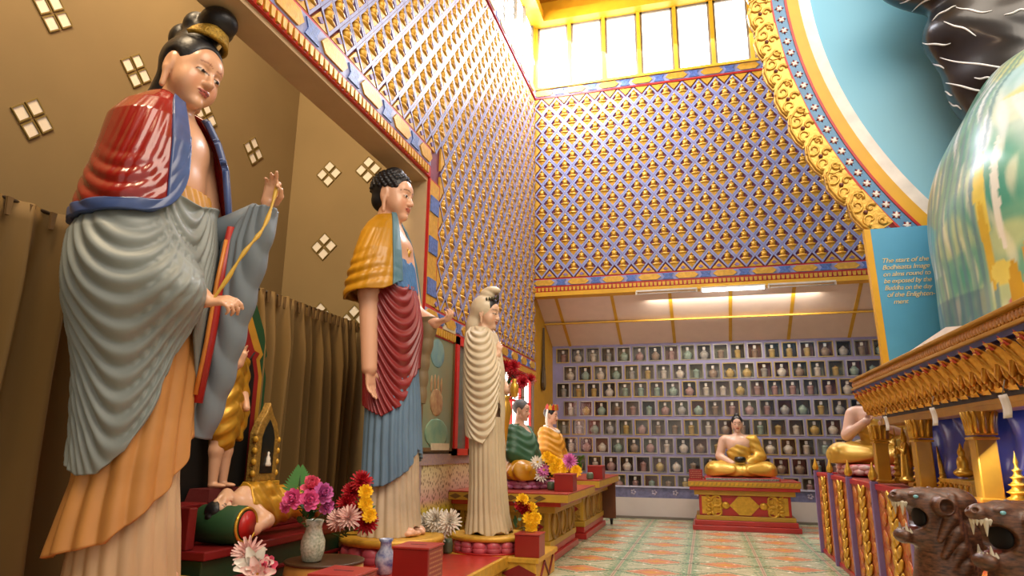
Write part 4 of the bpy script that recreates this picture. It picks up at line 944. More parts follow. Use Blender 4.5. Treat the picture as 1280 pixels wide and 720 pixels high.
# drum stool with vases
t = thing('drum_stool', 'low round gilt-sided stool with dark wooden top', 'stool', (-2.86, 4.88, .25))
MB().lathe([(.27, 0), (.29, .02), (.3, .1), (.29, .18)], 36).build('side', mat('honey timber side', '#b8843c', .4, var=.18, vscale=5, stretch=(1, 1, .2)), t)
MB().lathe([(.295, .18), (.30, .185), (.30, .198), (.29, .2)], 36).build('top', mat('dark timber top', '#4a3420', .35, var=.15), t)
def vase(loc, label, prof, m, s=1.):
    t = thing('vase', label, 'vase', loc); MB().lathe([(r*s, z*s) for r, z in prof], 28).build('vessel', m, t); return t
vase((-2.90, 4.76, .45), 'speckled glazed vase of pink peonies on the round stool', [(.05, 0), (.065, .01), (.08, .08), (.078, .13), (.055, .19), (.05, .22), (.062, .26), (.055, .262), (.045, .22)], mat('speckled celadon', '#8f9a84', .2, col2='#cfd0bb', vscale=60, coat=.4), 1.15)
vase((-2.66, 5.52, .25), 'blue and white porcelain vase of red and yellow flowers', [(.05, 0), (.06, .01), (.085, .09), (.08, .15), (.045, .2), (.045, .24), (.06, .27), (.052, .27), (.04, .24)], mat('blue and white porcelain', '#22398a', .15, col2='#c9d2de', vscale=16, coat=.5), 1.05)
vase((-2.3, 3.45, .25), 'plain vase of pink and white lilies at the bottom edge', [(.05, 0), (.07, .02), (.08, .12), (.05, .26), (.06, .3)], mat('pale vase', '#b8b2a0', .3), .9)
vase((-2.58, 6.78, .25), 'small vase of white daisies between the two middle statues', [(.04, 0), (.05, .02), (.05, .1), (.04, .14)], mat('green vase', '#5a6b52', .3))
vase((-1.86, 8.42, .795), 'squat vase of yellow and white flowers beside the green-robed figure', [(.04, 0), (.055, .02), (.05, .08), (.04, .1)], mat('green vase', '#5a6b52', .3))
vase((-1.66, 10.15, .855), 'small vase of yellow and purple flowers on the farther altar', [(.04, 0), (.055, .02), (.05, .08), (.04, .1)], mat('green vase', '#5a6b52', .3))
vase((-1.85, 7.35, .25), 'tiny dark vase behind the red box on the gilt block', [(.03, 0), (.04, .02), (.03, .06)], mat('green vase', '#5a6b52', .3))
# ---- blooms: one of each kind, then copies
M_leaf = mat('leaf green', '#2f5a2a', .5, var=.25); M_stem = mat('stem green', '#24431f', .6)
def petal(L, W, cup, nu=4, nv=4, point=.6):
    V = []
    for j in range(nv):
        v = j/(nv-1)
        for i in range(nu):
            u = i/(nu-1)*2-1; w = W*math.sin(PI*min(1, (v*.8+.14)))**point; V.append((v*L, u*w, cup*L*(v*v)+.35*W*u*u))
    return V, [(j*nu+i, j*nu+i+1, (j+1)*nu+i+1, (j+1)*nu+i) for j in range(nv-1) for i in range(nu-1)]
def bloom(name, m, rings, heart=None, stem=.12, hr=.01):
    t = bpy.data.objects.new(name, None); b = MB()
    for n, L, W, cup, tilt, z in rings:
        V, F = petal(L, W, cup)
        for k in range(n):
            b.T = Matrix.Rotation(2*PI*(k+.37*len(b.v) % 1)/n, 4, 'Z') @ Matrix.Translation((0, 0, z)) @ Matrix.Rotation(-R_(tilt+7*math.sin(k*5)), 4, 'Y'); b.add(V, F, 0, True)
    b.T = None; C.objects.link(t); b.build('petals', m, t, weld=False)
    if heart: MB().ell((0, 0, hr*.6), (hr, hr, hr*.7), 8, 6).build('heart', heart, t)
    if stem: MB().tube([(0, 0, 0), (.004, 0, -stem*.5), (0, 0, -stem)], .004, 6).build('stem', M_stem, t)
    return t
def kinds():
    K = {}
    K['peony_bloom'] = lambda m: bloom('peony_bloom', m, [(8, .075, .03, .25, 12, 0), (8, .068, .028, .45, 32, .006), (7, .058, .024, .6, 52, .012), (6, .045, .02, .7, 70, .018), (5, .03, .014, .7, 82, .02)])
    K['chrysanthemum_bloom'] = lambda m: bloom('chrysanthemum_bloom', m, [(16, .085, .008, .12, -8, 0), (16, .08, .008, .18, 10, .003), (14, .072, .008, .25, 28, .006), (12, .06, .007, .3, 46, .01), (8, .045, .006, .3, 66, .012)])
    K['marigold_bloom'] = lambda m: bloom('marigold_bloom', m, [(10, .042, .014, .5, -25, .0), (10, .042, .014, .45, 0, .006), (10, .04, .013, .5, 28, .012), (8, .036, .012, .5, 52, .016), (6, .028, .01, .5, 75, .02)])
    K['daisy_bloom'] = lambda m: bloom('daisy_bloom', m, [(13, .06, .009, .05, 6, 0), (11, .05, .008, .1, 24, .004)], mat('daisy eye', '#c9a23a', .6), hr=.012)
    K['lily_bloom'] = lambda m: bloom('lily_bloom', m, [(6, .1, .026, -.15, 30, 0), (6, .07, .018, .0, 52, .004)], mat('lily throat', '#c98a2e', .6), hr=.012)
    return K
KIND = kinds(); PROTO = {}
def flower(kind, m, p, dirn, sc, label, group):
    key = (kind, m.name)
    if key not in PROTO: o = KIND[kind](m); PROTO[key] = o
    else: o = copy_tree(PROTO[key])
    o.location = p; d = Vector(dirn).normalized(); o.rotation_mode = 'QUATERNION'
    o.rotation_quaternion = d.to_track_quat('Z', 'Y') @ Euler((0, 0, RNG.random()*6)).to_quaternion(); o.scale = (sc,)*3
    tag(o, label, kind.split('_')[0] if kind != 'x' else '', group)
pk1 = mat('hot pink petals', '#fb74b0', .5, var=.2, vscale=30); pk2 = mat('rose pink petals', '#f2708c', .5, var=.2, vscale=30); pk3 = mat('mauve pink petals', '#d878b8', .5, var=.25, vscale=30)
rdp = mat('scarlet petals', '#b81a28', .5, var=.25, vscale=30); ylp = mat('yellow petals', '#f2c62a', .5, var=.12, vscale=30, emit=.12); whp = mat('white petals', '#e4ddd0', .5, var=.1, vscale=30); lip = mat('blush petals', '#e4a8a0', .5, col2='#efd9d0', vscale=20)  # yellow petals also glow faintly, brightness put into the material
cam_d_ = (.6, -.75, .25)
for (px, py, Y, m, s, l) in ((368, 625, 4.62, pk1, 1.15, 'left hot pink peony'), (386, 626, 4.55, pk1, 1.1, 'middle hot pink peony, frontmost'), (388, 610, 4.70, pk2, 1.2, 'rose pink peony at the top'), (402, 618, 4.66, pk3, 1.15, 'mauve pink peony on the right'), (406, 632, 4.7, pk3, .9, 'small mauve peony low on the right'), (360, 632, 4.7, pk1, .8, 'small pink peony low on the left')):
    flower('peony_bloom', m, at(px, py, 1, Y), (cam_d_[0]+(px-385)/40, cam_d_[1], cam_d_[2]+(625-py)/30), s, l+' in the speckled vase', 'pink peonies in the speckled vase')
for (px, py, Y, s, l) in ((452, 602, 5.5, 1.25, 'topmost'), (440, 616, 5.5, 1.2, 'second down on the left'), (434, 630, 5.45, 1.2, 'leftmost'), (449, 638, 5.42, 1.1, 'middle'), (457, 652, 5.38, 1.35, 'lowest and largest'), (444, 645, 5.6, 1.1, 'rearmost')):
    flower('chrysanthemum_bloom', rdp, at(px, py, 1, Y), (.4+(px-447)/40, -.8, .3+(630-py)/60), s, l+' scarlet chrysanthemum in the blue and white vase', 'scarlet chrysanthemums in the blue and white vase')
for (px, py, l) in ((457, 615, 'upper'), (457, 630, 'middle'), (462, 644, 'lower')):
    flower('marigold_bloom', ylp, at(px, py, 1, 5.3), (.5, -.9, .2), 1.35, l+' yellow ball flower down the right of the scarlet bunch', 'yellow ball flowers in the blue and white vase')
for (px, py, Y, s, l) in ((423, 650, 5.3, 1.2, 'left'), (437, 647, 5.25, 1.3, 'right')):
    flower('chrysanthemum_bloom', lip, at(px, py, 1, Y), (.3, -.8, .4), s, l+' blush pink flower leaning out of the blue and white vase', 'blush flowers by the peony vase')
for (px, py, Y, m, k, s, l) in ((311, 692, 3.42, lip, 'chrysanthemum_bloom', 1.15, 'top spiky blush flower'), (318, 708, 3.38, whp, 'lily_bloom', 1.1, 'white lily facing the hall'), (332, 710, 3.42, pk2, 'peony_bloom', .95, 'pink bloom beside the lily'), (322, 718, 3.36, lip, 'lily_bloom', 1., 'lowest blush lily')):
    flower(k, m, at(px, py, 1, Y), (.4, -.8, .4), s, l+' at the bottom edge', None)
for i, (px, py, l) in enumerate(((545, 650, 'upper'), (556, 660, 'right'), (534, 655, 'left'), (549, 669, 'lower'), (562, 652, 'farther right'), (539, 665, 'lower left'))):
    flower('daisy_bloom' if i % 2 else 'chrysanthemum_bloom', whp, at(px, py, 1, 6.55), (.2+(px-547)/40, -.9, .4), 1.5, l+' white flower between the two middle statues', 'white flowers between the two middle statues')
for i, (px, py, m, l) in enumerate(((653, 625, ylp, 'topmost yellow'), (657, 637, rdp, 'dark red'), (664, 636, ylp, 'right upper yellow'), (661, 648, ylp, 'middle yellow'), (669, 648, ylp, 'right middle yellow'), (664, 659, ylp, 'lowest yellow'), (651, 632, rdp, 'small left red'))):
    flower('marigold_bloom', m, at(px, py, 1, 6.95+.03*(i % 3)), (.3, -.9, .3), 1.45, l+' ball flower in the stack on the red box', 'ball flowers stacked on the red box')
for i, (px, py, m, k, l) in enumerate(((672, 578, whp, 'daisy_bloom', 'left white'), (680, 588, pk3, 'daisy_bloom', 'mauve'), (690, 576, ylp, 'marigold_bloom', 'upper yellow'), (693, 587, ylp, 'marigold_bloom', 'lower yellow'), (684, 572, ylp, 'marigold_bloom', 'topmost yellow'), (676, 594, whp, 'daisy_bloom', 'low white'), (697, 580, ylp, 'marigold_bloom', 'right yellow'))):
    flower(k, m, at(px, py, 1, 8.4), (.2, -.9, .4), 1.6, l+' flower in the vase beside the green-robed figure', 'flowers beside the green-robed figure')
for i, (px, py, m, k, l) in enumerate(((712, 577, pk3, 'chrysanthemum_bloom', 'purple'), (720, 589, ylp, 'marigold_bloom', 'large yellow'), (704, 586, ylp, 'marigold_bloom', 'small yellow'))):
    flower(k, m, at(px, py, 1, 10.0), (.2, -.9, .4), 1.9 if i else 1.5, l+' flower on the farther left altar', 'flowers on the farther left altar')
def leaves(name, label, c, n, L, W, spread, seed, m=M_leaf, up=.5):
    r = random.Random(seed); b = MB()
    for k in range(n):
        V, F = petal(L*(.7+.5*r.random()), W, .1-.4*r.random()); a = r.random()*6.28
        b.T = Matrix.Translation((r.uniform(-1, 1)*spread*.3, r.uniform(-1, 1)*spread*.3, r.uniform(-1, 1)*spread*.5)) @ Matrix.Rotation(a, 4, 'Z') @ Matrix.Rotation(-r.uniform(0, 1.2)*up*2, 4, 'Y'); b.add(V, F, 0, True)
    b.T = None; return tag(b.build(name, m, None, loc=c, weld=False), label, 'foliage', kind='stuff')
leaves('foliage', 'dark leaves under the pink peonies', tuple(at(385, 645, 1, 4.72)), 26, .1, .022, .14, 1)
leaves('foliage', 'leaves behind the scarlet chrysanthemums', tuple(at(445, 650, 1, 5.55)), 40, .12, .02, .3, 2)
leaves('foliage', 'leaves among the white flowers between the statues', tuple(at(547, 662, 1, 6.65)), 30, .1, .02, .2, 3)
leaves('foliage', 'leaves behind the yellow stack on the red box', tuple(at(655, 650, 1, 7.08)), 26, .1, .02, .3, 4)
leaves('foliage', 'leaves beside the green-robed figure', tuple(at(685, 587, 1, 8.5)), 26, .11, .025, .2, 5)
leaves('foliage', 'bright leaves among the farther altar flowers', tuple(at(720, 580, 1, 10.12)), 26, .13, .035, .2, 6, mat('bright leaf', '#5f8f3a', .5, var=.2))
t = thing('palm_frond', 'green feathered palm leaf standing behind the pink peonies', 'leaf', tuple(at(374, 612, 1, 4.78)))
b = MB()
ux, uz = Vector((.8, .6, 0)), Vector((0, -.05, 1))
for k in range(11):
    for sd in (-1, 1):
        L = .15*(1-.05*k); d = (ux*sd*math.cos(R_(25+5*k))+uz*math.sin(R_(25+5*k))); n = d.cross(Vector((-.6, .8, 0))).normalized(); o = uz*(.016*k-.04)
        P = [o, o+d*L*.4+n*.013, o+d*L*.8+n*.009, o+d*L, o+d*L*.8-n*.009, o+d*L*.4-n*.013]; b.add([tuple(p) for p in P], [tuple(range(6))], 0, False)
b.build('leaflets', mat('palm green', '#4f8f45', .5, var=.2), t, weld=False); MB().tube([(0, 0, -.12), (0, 0, .16)], .005, 6).build('stem', M_stem, t)
# red offering boxes
M_box = mat('red lacquer box', '#8e1c18', .35, var=.08, coat=.2)
def red_box(x0, x1, y0, y1, z0, z1, label, script=False, grp='red offering boxes'):
    t = thing('offering_box', label, 'box', ((x0+x1)/2, (y0+y1)/2, z0), 0, grp); w, d, h = (x1-x0)/2, (y1-y0)/2, z1-z0
    MB().box(-w, w, -d, d, 0, h-.015).build('body', M_box, t, bev=.006)
    MB().box(-w-.006, w+.006, -d-.006, d+.006, h-.015, h).build('lid', mat('red lid', '#a4352c', .35, var=.08), t, bev=.004)
    MB().box(-w*.45, w*.45, -.008, .008, h-.001, h+.001).build('coin_slot', mat('slot dark', '#2a0c0a', .6), t)
    if script:
        b = MB(); r = random.Random(3)
        for k in range(7):
            y = -d*.8
            while y < d*.75: l = r.uniform(.012, .03); b.box(w+.0005, w+.0015, y, y+l, h*.86-.032*k, h*.86-.032*k+.012); y += l+.009
        b.build('painted_script', mat('gilt script', '#b97a5a', .5), t)
red_box(-2.19, -1.915, 4.66, 4.94, .25, .605, 'red box with lines of gilt script on its side, nearest large one', True)
red_box(-2.28, -1.99, 3.72, 4.02, .25, .57, 'red box cut by the bottom edge of the photo')
red_box(-1.87, -1.62, 6.77, 7.02, .25, .47, 'red box on the gilt block carrying the yellow ball flowers')
red_box(-1.765, -1.54, 8.15, 8.42, .795, 1.0, 'red box on the near left altar by the green-robed figure')
red_box(-1.72, -1.5, 10.3, 10.6, .855, 1.05, 'bright red box on the farther left altar')
# ---- altars
M_alt = mat('altar gold paint', '#b8912e', .4, var=.1, vscale=5); M_altr = mat('altar red step', '#b02a24', .35, var=.1, coat=.2); M_carv = mat('carved gilt panel', '#a8822c', .45, metal=.3, var=.35, vscale=30, bump=1., bscale=38, bdist=.03)
def altar(loc, w, d, h, label, rz=0, m_alt=M_alt, over=.04, ins=.12, red_field=False, wall=False):
    """front along -y, width 2w, depth 2d; wall: flush on its left side"""
    t = thing('altar', label, 'altar', loc, rz)
    def bx(b, o, z0, z1, mi=0): return b.box(-w-(min(o, 0) if wall and o < 0 else (0 if wall else o)), w+o, -d-o, d+min(o, .02), z0, z1, mi)
    b = MB(); bx(b, 0, 0, h*.1); bx(b, -.04, h*.1, h*.2); b.build('red_steps', M_altr, t, bev=.008)
    b = MB(); bx(b, -ins*.55, h*.2, h*.29); bx(b, -ins, h*.29, h*.70, 1 if red_field else 0); bx(b, -ins*.5+over*.3, h*.70, h*.80); bx(b, over*.55, h*.80, h*.87, 1); bx(b, over, h*.87, h*.98)
    b.build('body', [m_alt, M_altr], t, bev=.008)
    b = MB(); bx(b, over, h*.98, h); b.build('top', mat('altar top red', '#9c3a28', .35, var=.1), t, bev=.005)
    return t
def lozenge_row(t, w, yf, h, name='lozenge_panel'):
    z = h*.495; q = h*.19
    for k in range(9): pass
    b = MB(); n = max(4, int(w*2/.17))
    for i in range(n):
        x = -w+.0+(i+.5)*2*w/n; b.add([(x-w/n*.9, yf-.003, h*.925), (x, yf-.003, h*.885), (x+w/n*.9, yf-.003, h*.925), (x, yf-.003, h*.965)], [(0, 1, 2, 3)])
    b.build('frieze', mat('frieze dark gold', '#6b4a1c', .5), t)
def front_panels(t, w, d, h):
    yf = -d+.12; z0, z1 = h*.31, h*.68; zc = (z0+z1)/2
    b = MB(); b.box(-w+.16, -.22, yf-.012, yf, z0, z1).box(.22, w-.16, yf-.012, yf, z0, z1)
    for s in (-1, 1):
        b2 = None
    b.build('carved_panel', M_carv, t)
    MB().prism([(-.2, zc), (0, z0), (.2, zc), (0, z1)], ((0, yf, 0), (1, 0, 0), (0, 0, 1), (0, -1, 0)), .02).build('lozenge', M_carv, t)
    b = MB()
    for s in (-1, 1): b.prism([(s*.22, z0), (s*.27, z0), (s*.5, zc), (s*.27, z1), (s*.22, z1), (s*.45, zc)], ((0, yf-.012, 0), (1, 0, 0), (0, 0, 1), (0, -1, 0)), .006)
    b.build('red_chevron', M_dred, t)
a1 = altar((-2.375, 8.9, 0), .605, .86, .795, 'near left altar of gold paint with red steps under the green-caped figure', over=.24, ins=.05, wall=True)
front_panels(a1, .66, .93, .795); lozenge_row(a1, .6, -.86-.242, .795)
def side_ovals(t, w, d, h):
    b = MB(); n = 3
    for i in range(n):
        y = -d+.12+(i+.5)*(2*d-.24)/n; r = (2*d-.24)/n*.36; zc = h*.495
        b.tube([(w-.12, y+r*math.cos(a*PI/12), zc+h*.19*math.sin(a*PI/12)) for a in range(24)], .022, 6, closed=True)
        b.box(w-.125, w-.105, y+r*1.25, y+r*1.25+.03, h*.3, h*.69)
    b.build('side_ovals', mat('ochre mouldings', '#9a7428', .45, var=.15), t)
side_ovals(a1, .68, .86, .795)
a2 = altar((-2.36, 11.25, 0), .62, 1.0, .855, 'farther left altar of gold paint with red steps under the crowned figure', over=.24, ins=.05, wall=True)
front_panels(a2, .68, 1.07, .855); side_ovals(a2, .69, 1.0, .855)
MB().box(.45, .8, 1.0, 1.04, .12, .84).build('end_board', mat('brown board', '#6b3f22', .5), a2)
t = thing('caster_wheel', 'small black castor by the foot of the farther left altar', 'wheel', (-1.66, 12.42, .06))
MB().lathe([(.03, -.02), (.06, -.015), (.06, .015), (.03, .02)], 16).build('wheel', mat('black rubber', '#101010', .5), t).rotation_euler = (0, PI/2, 0)
MB().box(-.03, .03, -.015, .015, 0, .09).build('fork', M_frame, t)
# ---- seated figures (facing +x, seat at 0)
def seated(name, label, loc, rz, skin, robe, robe2=None, hair='dark', hands='lap', bare_right=True, sc=1., pitch=4, collar=False, h=.0095, head_yaw=0):
    t = thing(name, label, 'statue', loc, rz); t.scale = (sc,)*3
    Hm = TRS((.0, 0, .75), (0, pitch, head_yaw), .275); S = Solid(); head(S, Hm, ears=1.15, neck=.3)
    S.e((-.0, 0, .42), (.14, .19, .28), .06).e((.02, 0, .54), (.12, .2, .12), .06).c((-.02, -.21, .61), (-.02, .21, .61), .085, .085, .06)
    if hands == 'lap':
        for y in (-1, 1): S.chain([(-.02, y*.25, .59), (.02, y*.33, .33), (.22, y*.12, .21)], [.08, .066, .045], .03)
        hand(S, frame((.22, -.12, .205), (.3, 1, -.05), (0, 0, -1), .085), cu=(.2, .2, .2, .25), mir=1); hand(S, frame((.22, .12, .19), (.3, -1, -.05), (0, 0, -1), .085), cu=(.2, .2, .2, .25), mir=-1)
    else:
        S.chain([(-.02, -.25, .59), (.04, -.33, .34), (.24, -.12, .5)], [.08, .066, .045], .03); hand(S, frame((.24, -.12, .5), (.2, .25, 1), (1, .3, 0), .085), cu=(.3, .35, .5, .8), th=.8, mir=1)
        S.chain([(-.02, .25, .59), (.02, .33, .33), (.22, .10, .42)], [.08, .066, .045], .03); hand(S, frame((.22, .10, .42), (.5, -.8, .4), (-1, 0, .3), .085), cu=(.4, .45, .5, .6), th=.6, mir=-1)
    for y in (-1, 1): S.chain([(-.02, y*.14, .11), (.2, y*.45, .1), (.34, y*.05, .09)], [.14, .1, .06], .04)
    S.e((.34, -.17, .1), (.06, .13, .045), .03).e((.36, .12, .08), (.06, .13, .04), .03)
    S.build('body', M_skin, t, h, paint=lobes_paint(Hm, skin))
    S = Solid()
    S.e((-.0, 0, .42), (.16, .21, .285), .06).c((-.02, -.22, .6), (-.02, .22, .6), .1, .1, .06)
    S.chain([(-.02, .25, .59), (.02, .345, .33), (.18, .16, .22)], [.1, .095, .085], .04)
    if not bare_right: S.chain([(-.02, -.25, .59), (.02, -.345, .33), (.18, -.16, .22)], [.1, .095, .085], .04)
    if not bare_right: S.e((.03, 0, .36), (.2, .36, .3), .08)
    S.disp = lambda P: .005*np.sin(P[:, 2]*58+P[:, 1]*26*(1 if bare_right else 0)+4*np.sin(np.abs(P[:, 1])*9)*(0 if bare_right else 1)+3*P[:, 0]); S.clip = []
    if bare_right: S.clip.append(lambda P: (P[:, 2]-.565)-.72*P[:, 1])
    else: S.clip.append(lambda P: np.minimum(.18-np.abs(P[:, 1])*1.0-(.72-P[:, 2])*.9, P[:, 0]-.02))
    S.clip.append(lambda P: P[:, 2]-.73)
    S.build('robe', robe, t, h)
    S = Solid()
    for y in (-1, 1): S.chain([(-.02, y*.14, .12), (.2, y*.45, .11), (.32, y*.12, .1)], [.165, .12, .085], .05)
    S.e((-.05, 0, .1), (.2, .3, .11), .05).e((.13, 0, .09), (.31, .54, .115), .08)
    S.disp = lambda P: .011*np.sin(P[:, 0]*40+np.abs(P[:, 1])*26+P[:, 2]*20); S.clip = [lambda P: .005-P[:, 2]]
    S.build('leg_robe', robe2 or robe, t, h)
    if collar:
        MB().tube([tuple((.13*math.cos(a)*.8+.02, .16*math.sin(a), .665-.05*math.cos(a))) for a in [R_(x) for x in range(-150, 151, 15)]], .03, 8).build('collar', mat('white collar', '#e0d8c8', .5), t)
    S = Solid(); S.M = Hm; cut = (.47, 0, .40) if hair != 'shaved' else (.42, 0, .4)
    S.e((-.07, 0, .66), (.405, .352, .385), .03).e(cut, (.43, .33, .43), .04, -1)
    for y in (-1, 1): S.e((-.0, y*.37, .46), (.13, .1, .19), .04, -1)
    if hair == 'dark': S.e((-.02, 0, 1.04), (.16, .16, .13), .05)
    S.build('hair', M_hair if hair != 'shaved' else mat('shaved grey', '#5c5f62', .6), t, .007)
    return t, Hm
st, _ = seated('seated_monk', 'seated shaven figure in green cape and yellow robe on a pink lotus cushion', (-2.36, 8.8, .90), R_(-6), lin('#d2a890'), mat('green monk cape', '#2f5a40', .45, var=.15), M_ye2, 'shaved', bare_right=False)
def lotus_cushion(loc, r, hgt, label, m1, m2, sx=1.0):
    t = thing('lotus_cushion', label, 'cushion', loc); b = MB().lathe([(r*.9, 0), (r*.95, hgt*.3), (r*.9, hgt*.98), (r*.8, hgt)], 36, sx=sx); b.build('core', m1, t)
    b = MB(); n = 22
    for q in range(n):
        a = 2*PI*q/n
        for k, dz in ((0, .3), (.5, .68)): aa = a+k*2*PI/n; b.ell((r*.93*math.cos(aa)*sx, r*.93*math.sin(aa), hgt*dz), (.03, r*.15, hgt*.28), 8, 6, 0, Matrix.Rotation(aa, 4, 'Z'))
    b.build('petals', m2, t)
lotus_cushion((-2.33, 8.8, .795), .48, .105, 'pink and purple lotus cushion under the green-caped figure', mat('purple cushion', '#7a2f5c', .4), mat('magenta petals', '#b04a86', .35, col2='#d8a0bc', vscale=12), .9)
M_kr = mat('saffron robe', '#c58a1c', .42, var=.12)
st, Hm = seated('seated_crowned_figure', 'seated figure in saffron robe with red and gilt crown and white collar', (-2.42, 10.9, .93), R_(-6), lin('#d6aa90'), M_kr, M_kr, 'dark', bare_right=False, collar=True)
lotus_cushion((-2.40, 10.9, .855), .47, .08, 'flat red cushion under the crowned figure', M_red, mat('red petals', '#a8302c', .4), .9)
b = MB()
for k in range(9):
    a = R_(-100+25*k); c = Hm @ Vector((-.05+.40*math.cos(a), .36*math.sin(a), .92)); b.T = Matrix.Translation(c) @ Matrix.Rotation(a, 4, 'Z')
    b.prism([(-.028, 0), (.028, 0), (.034, .05), (0, .1), (-.034, .05)], ((0, 0, -.03), (0, 1, 0), (0, 0, 1), (1, 0, 0)), .014, mi=k % 2)
b.T = None; b.build('crown', [mat('crown red', '#b02a1c', .35), M_goldb], st)
MB().tube([tuple(Hm @ Vector(p)) for p in ((-.1, -.38, .85), (-.12, -.42, .5), (-.1, -.45, .1), (0, -.4, -.2))], [.015, .02, .02, .012], 6).tube([tuple(Hm @ Vector(p)) for p in ((-.1, .38, .85), (-.12, .42, .5), (-.1, .45, .1), (0, .4, -.2))], [.015, .02, .02, .012], 6).build('crown_ribbons', mat('white ribbon', '#e8e2da', .5), st)
# red flowers in a gilt vase by the ivory statue: wall bracket arrangement
t = thing('altar_vase', 'tall gilt vase holding a burst of dark red flowers beside the ivory statue', 'vase', (-2.42, 8.2, .795))
MB().lathe([(.06, 0), (.07, .02), (.03, .1), (.03, .5), (.06, .75), (.1, .95), (.08, 1.05), (.06, 1.1), (.085, 1.14)], 24).build('vessel', M_golds, t)
for i in range(9):
    a = i*2.4; r = .05+.017*i; flower('chrysanthemum_bloom', rdp, (-2.29+r*math.cos(a), 8.25+r*math.sin(a), 2.1+.05*((i*7) % 5)), (math.cos(a), math.sin(a)-.5, .7), 1.15, 'dark red flower in the tall gilt vase beside the ivory statue', 'dark red flowers in the tall gilt vase')
leaves('foliage', 'dark leaves in the tall gilt vase', (-2.36, 8.28, 2.0), 24, .13, .02, .2, 9)
# ================================================================== back altar and the right-hand shrine
ab = altar((.575, 12.62, 0), .845, .52, .80, 'red and gold back altar before the lilac niche wall', red_field=True)
def scroll(b, cx, cz, s, m=1, y=0., mi=0):
    """a leaf scroll: two spirals and a fan, in the xz plane"""
    pts = [(cx+m*s*(.1+.38*(1-k/14)*math.cos(k*.5)), y, cz+s*(.38*(1-k/14)*math.sin(k*.5))) for k in range(13)]
    b.tube(pts, [s*.09*(1-k/20) for k in range(13)], 6, mi)
    pts = [(cx+m*s*(.1+.38*(1-k/14)*math.cos(-k*.5)), y, cz-s*.05+s*(.38*(1-k/14)*math.sin(-k*.5))) for k in range(13)]
    b.tube(pts, [s*.09*(1-k/20) for k in range(13)], 6, mi)
    for q in (-1, 0, 1): b.ell((cx+m*s*.62, y, cz+q*s*.22), (s*.2, s*.06, s*.08), 8, 6, mi, Matrix.Rotation(-m*q*.6, 4, 'Y'))
h = .8; yf = -.52+.12; zc = h*.495
MB().prism([(-.24, zc), (-.09, h*.31), (.09, h*.31), (.24, zc), (.09, h*.68), (-.09, h*.68)], ((0, yf, 0), (1, 0, 0), (0, 0, 1), (0, -1, 0)), .02).build('lozenge', M_goldb, ab)
for s in (-1, 1):
    b = MB()
    for q in (-1, 1): scroll(b, s*.40, zc+q*h*.095, .27, s, yf-.02)
    b.ell((s*.3, yf-.01, zc), (.07, .02, .06), 10, 6); b.prism([(s*.28, zc), (s*.46, h*.32), (s*.68, h*.32), (s*.68, h*.67), (s*.46, h*.67)], ((0, yf, 0), (1, 0, 0), (0, 0, 1), (0, -1, 0)), .008)
    b.build('scroll_panel', M_goldb, ab)
b = MB()
for i in range(24): b.prism([(-.85+.071*i, h*.89), (-.8+.071*i, h*.91), (-.79+.071*i, h*.965), (-.835+.071*i, h*.95)], ((0, -.52-.042, 0), (1, 0, 0), (0, 0, 1), (0, -1, 0)), .006)
b.build('frieze', M_goldb, ab)
M_rg = mat('bright gilt robe', '#d2a744', .32, metal=.3, var=.12, vscale=6)
seated('seated_buddha', 'seated figure in gilt robe holding a black bowl on the back altar', (.56, 12.62, .86), R_(-90), lin('#dcb49c'), M_rg, M_rg)
t = thing('tray', 'long red tray with silver mosaic edge under the seated gilt figure', 'tray', (.56, 12.5, .80))
MB().box(-.6, .6, -.36, .5, 0, .045).build('board', M_red, t, bev=.005); MB().box(-.58, .58, -.375, -.36, .004, .04).build('mosaic_edge', mat('mirror mosaic', '#9aa09a', .2, metal=.6, var=.6, vscale=40), t)
t = thing('alms_bowl', 'black bowl resting in the hands of the seated figure on the back altar', 'bowl', (.56, 12.34, 1.085))
MB().lathe([(.04, 0), (.085, .02), (.1, .06), (.08, .1), (.06, .1), (.04, .03)], 24).build('bowl', mat('black bowl', '#141414', .25, var=.1), t)
t = thing('red_sign', 'small red board with gilt script on the left end of the back altar', 'sign', (-.18, 12.28, .80))
MB().box(-.11, .11, -.03, .03, 0, .17).build('board', M_box, t, bev=.004)
b = MB(); r = random.Random(8)
for k in range(4):
    x = -.09
    while x < .08: l = r.uniform(.012, .03); b.box(x, x+l, -.032, -.031, .13-.034*k, .142-.034*k); x += l+.01
b.build('painted_script', mat('gilt script', '#c98a5a', .5), t)
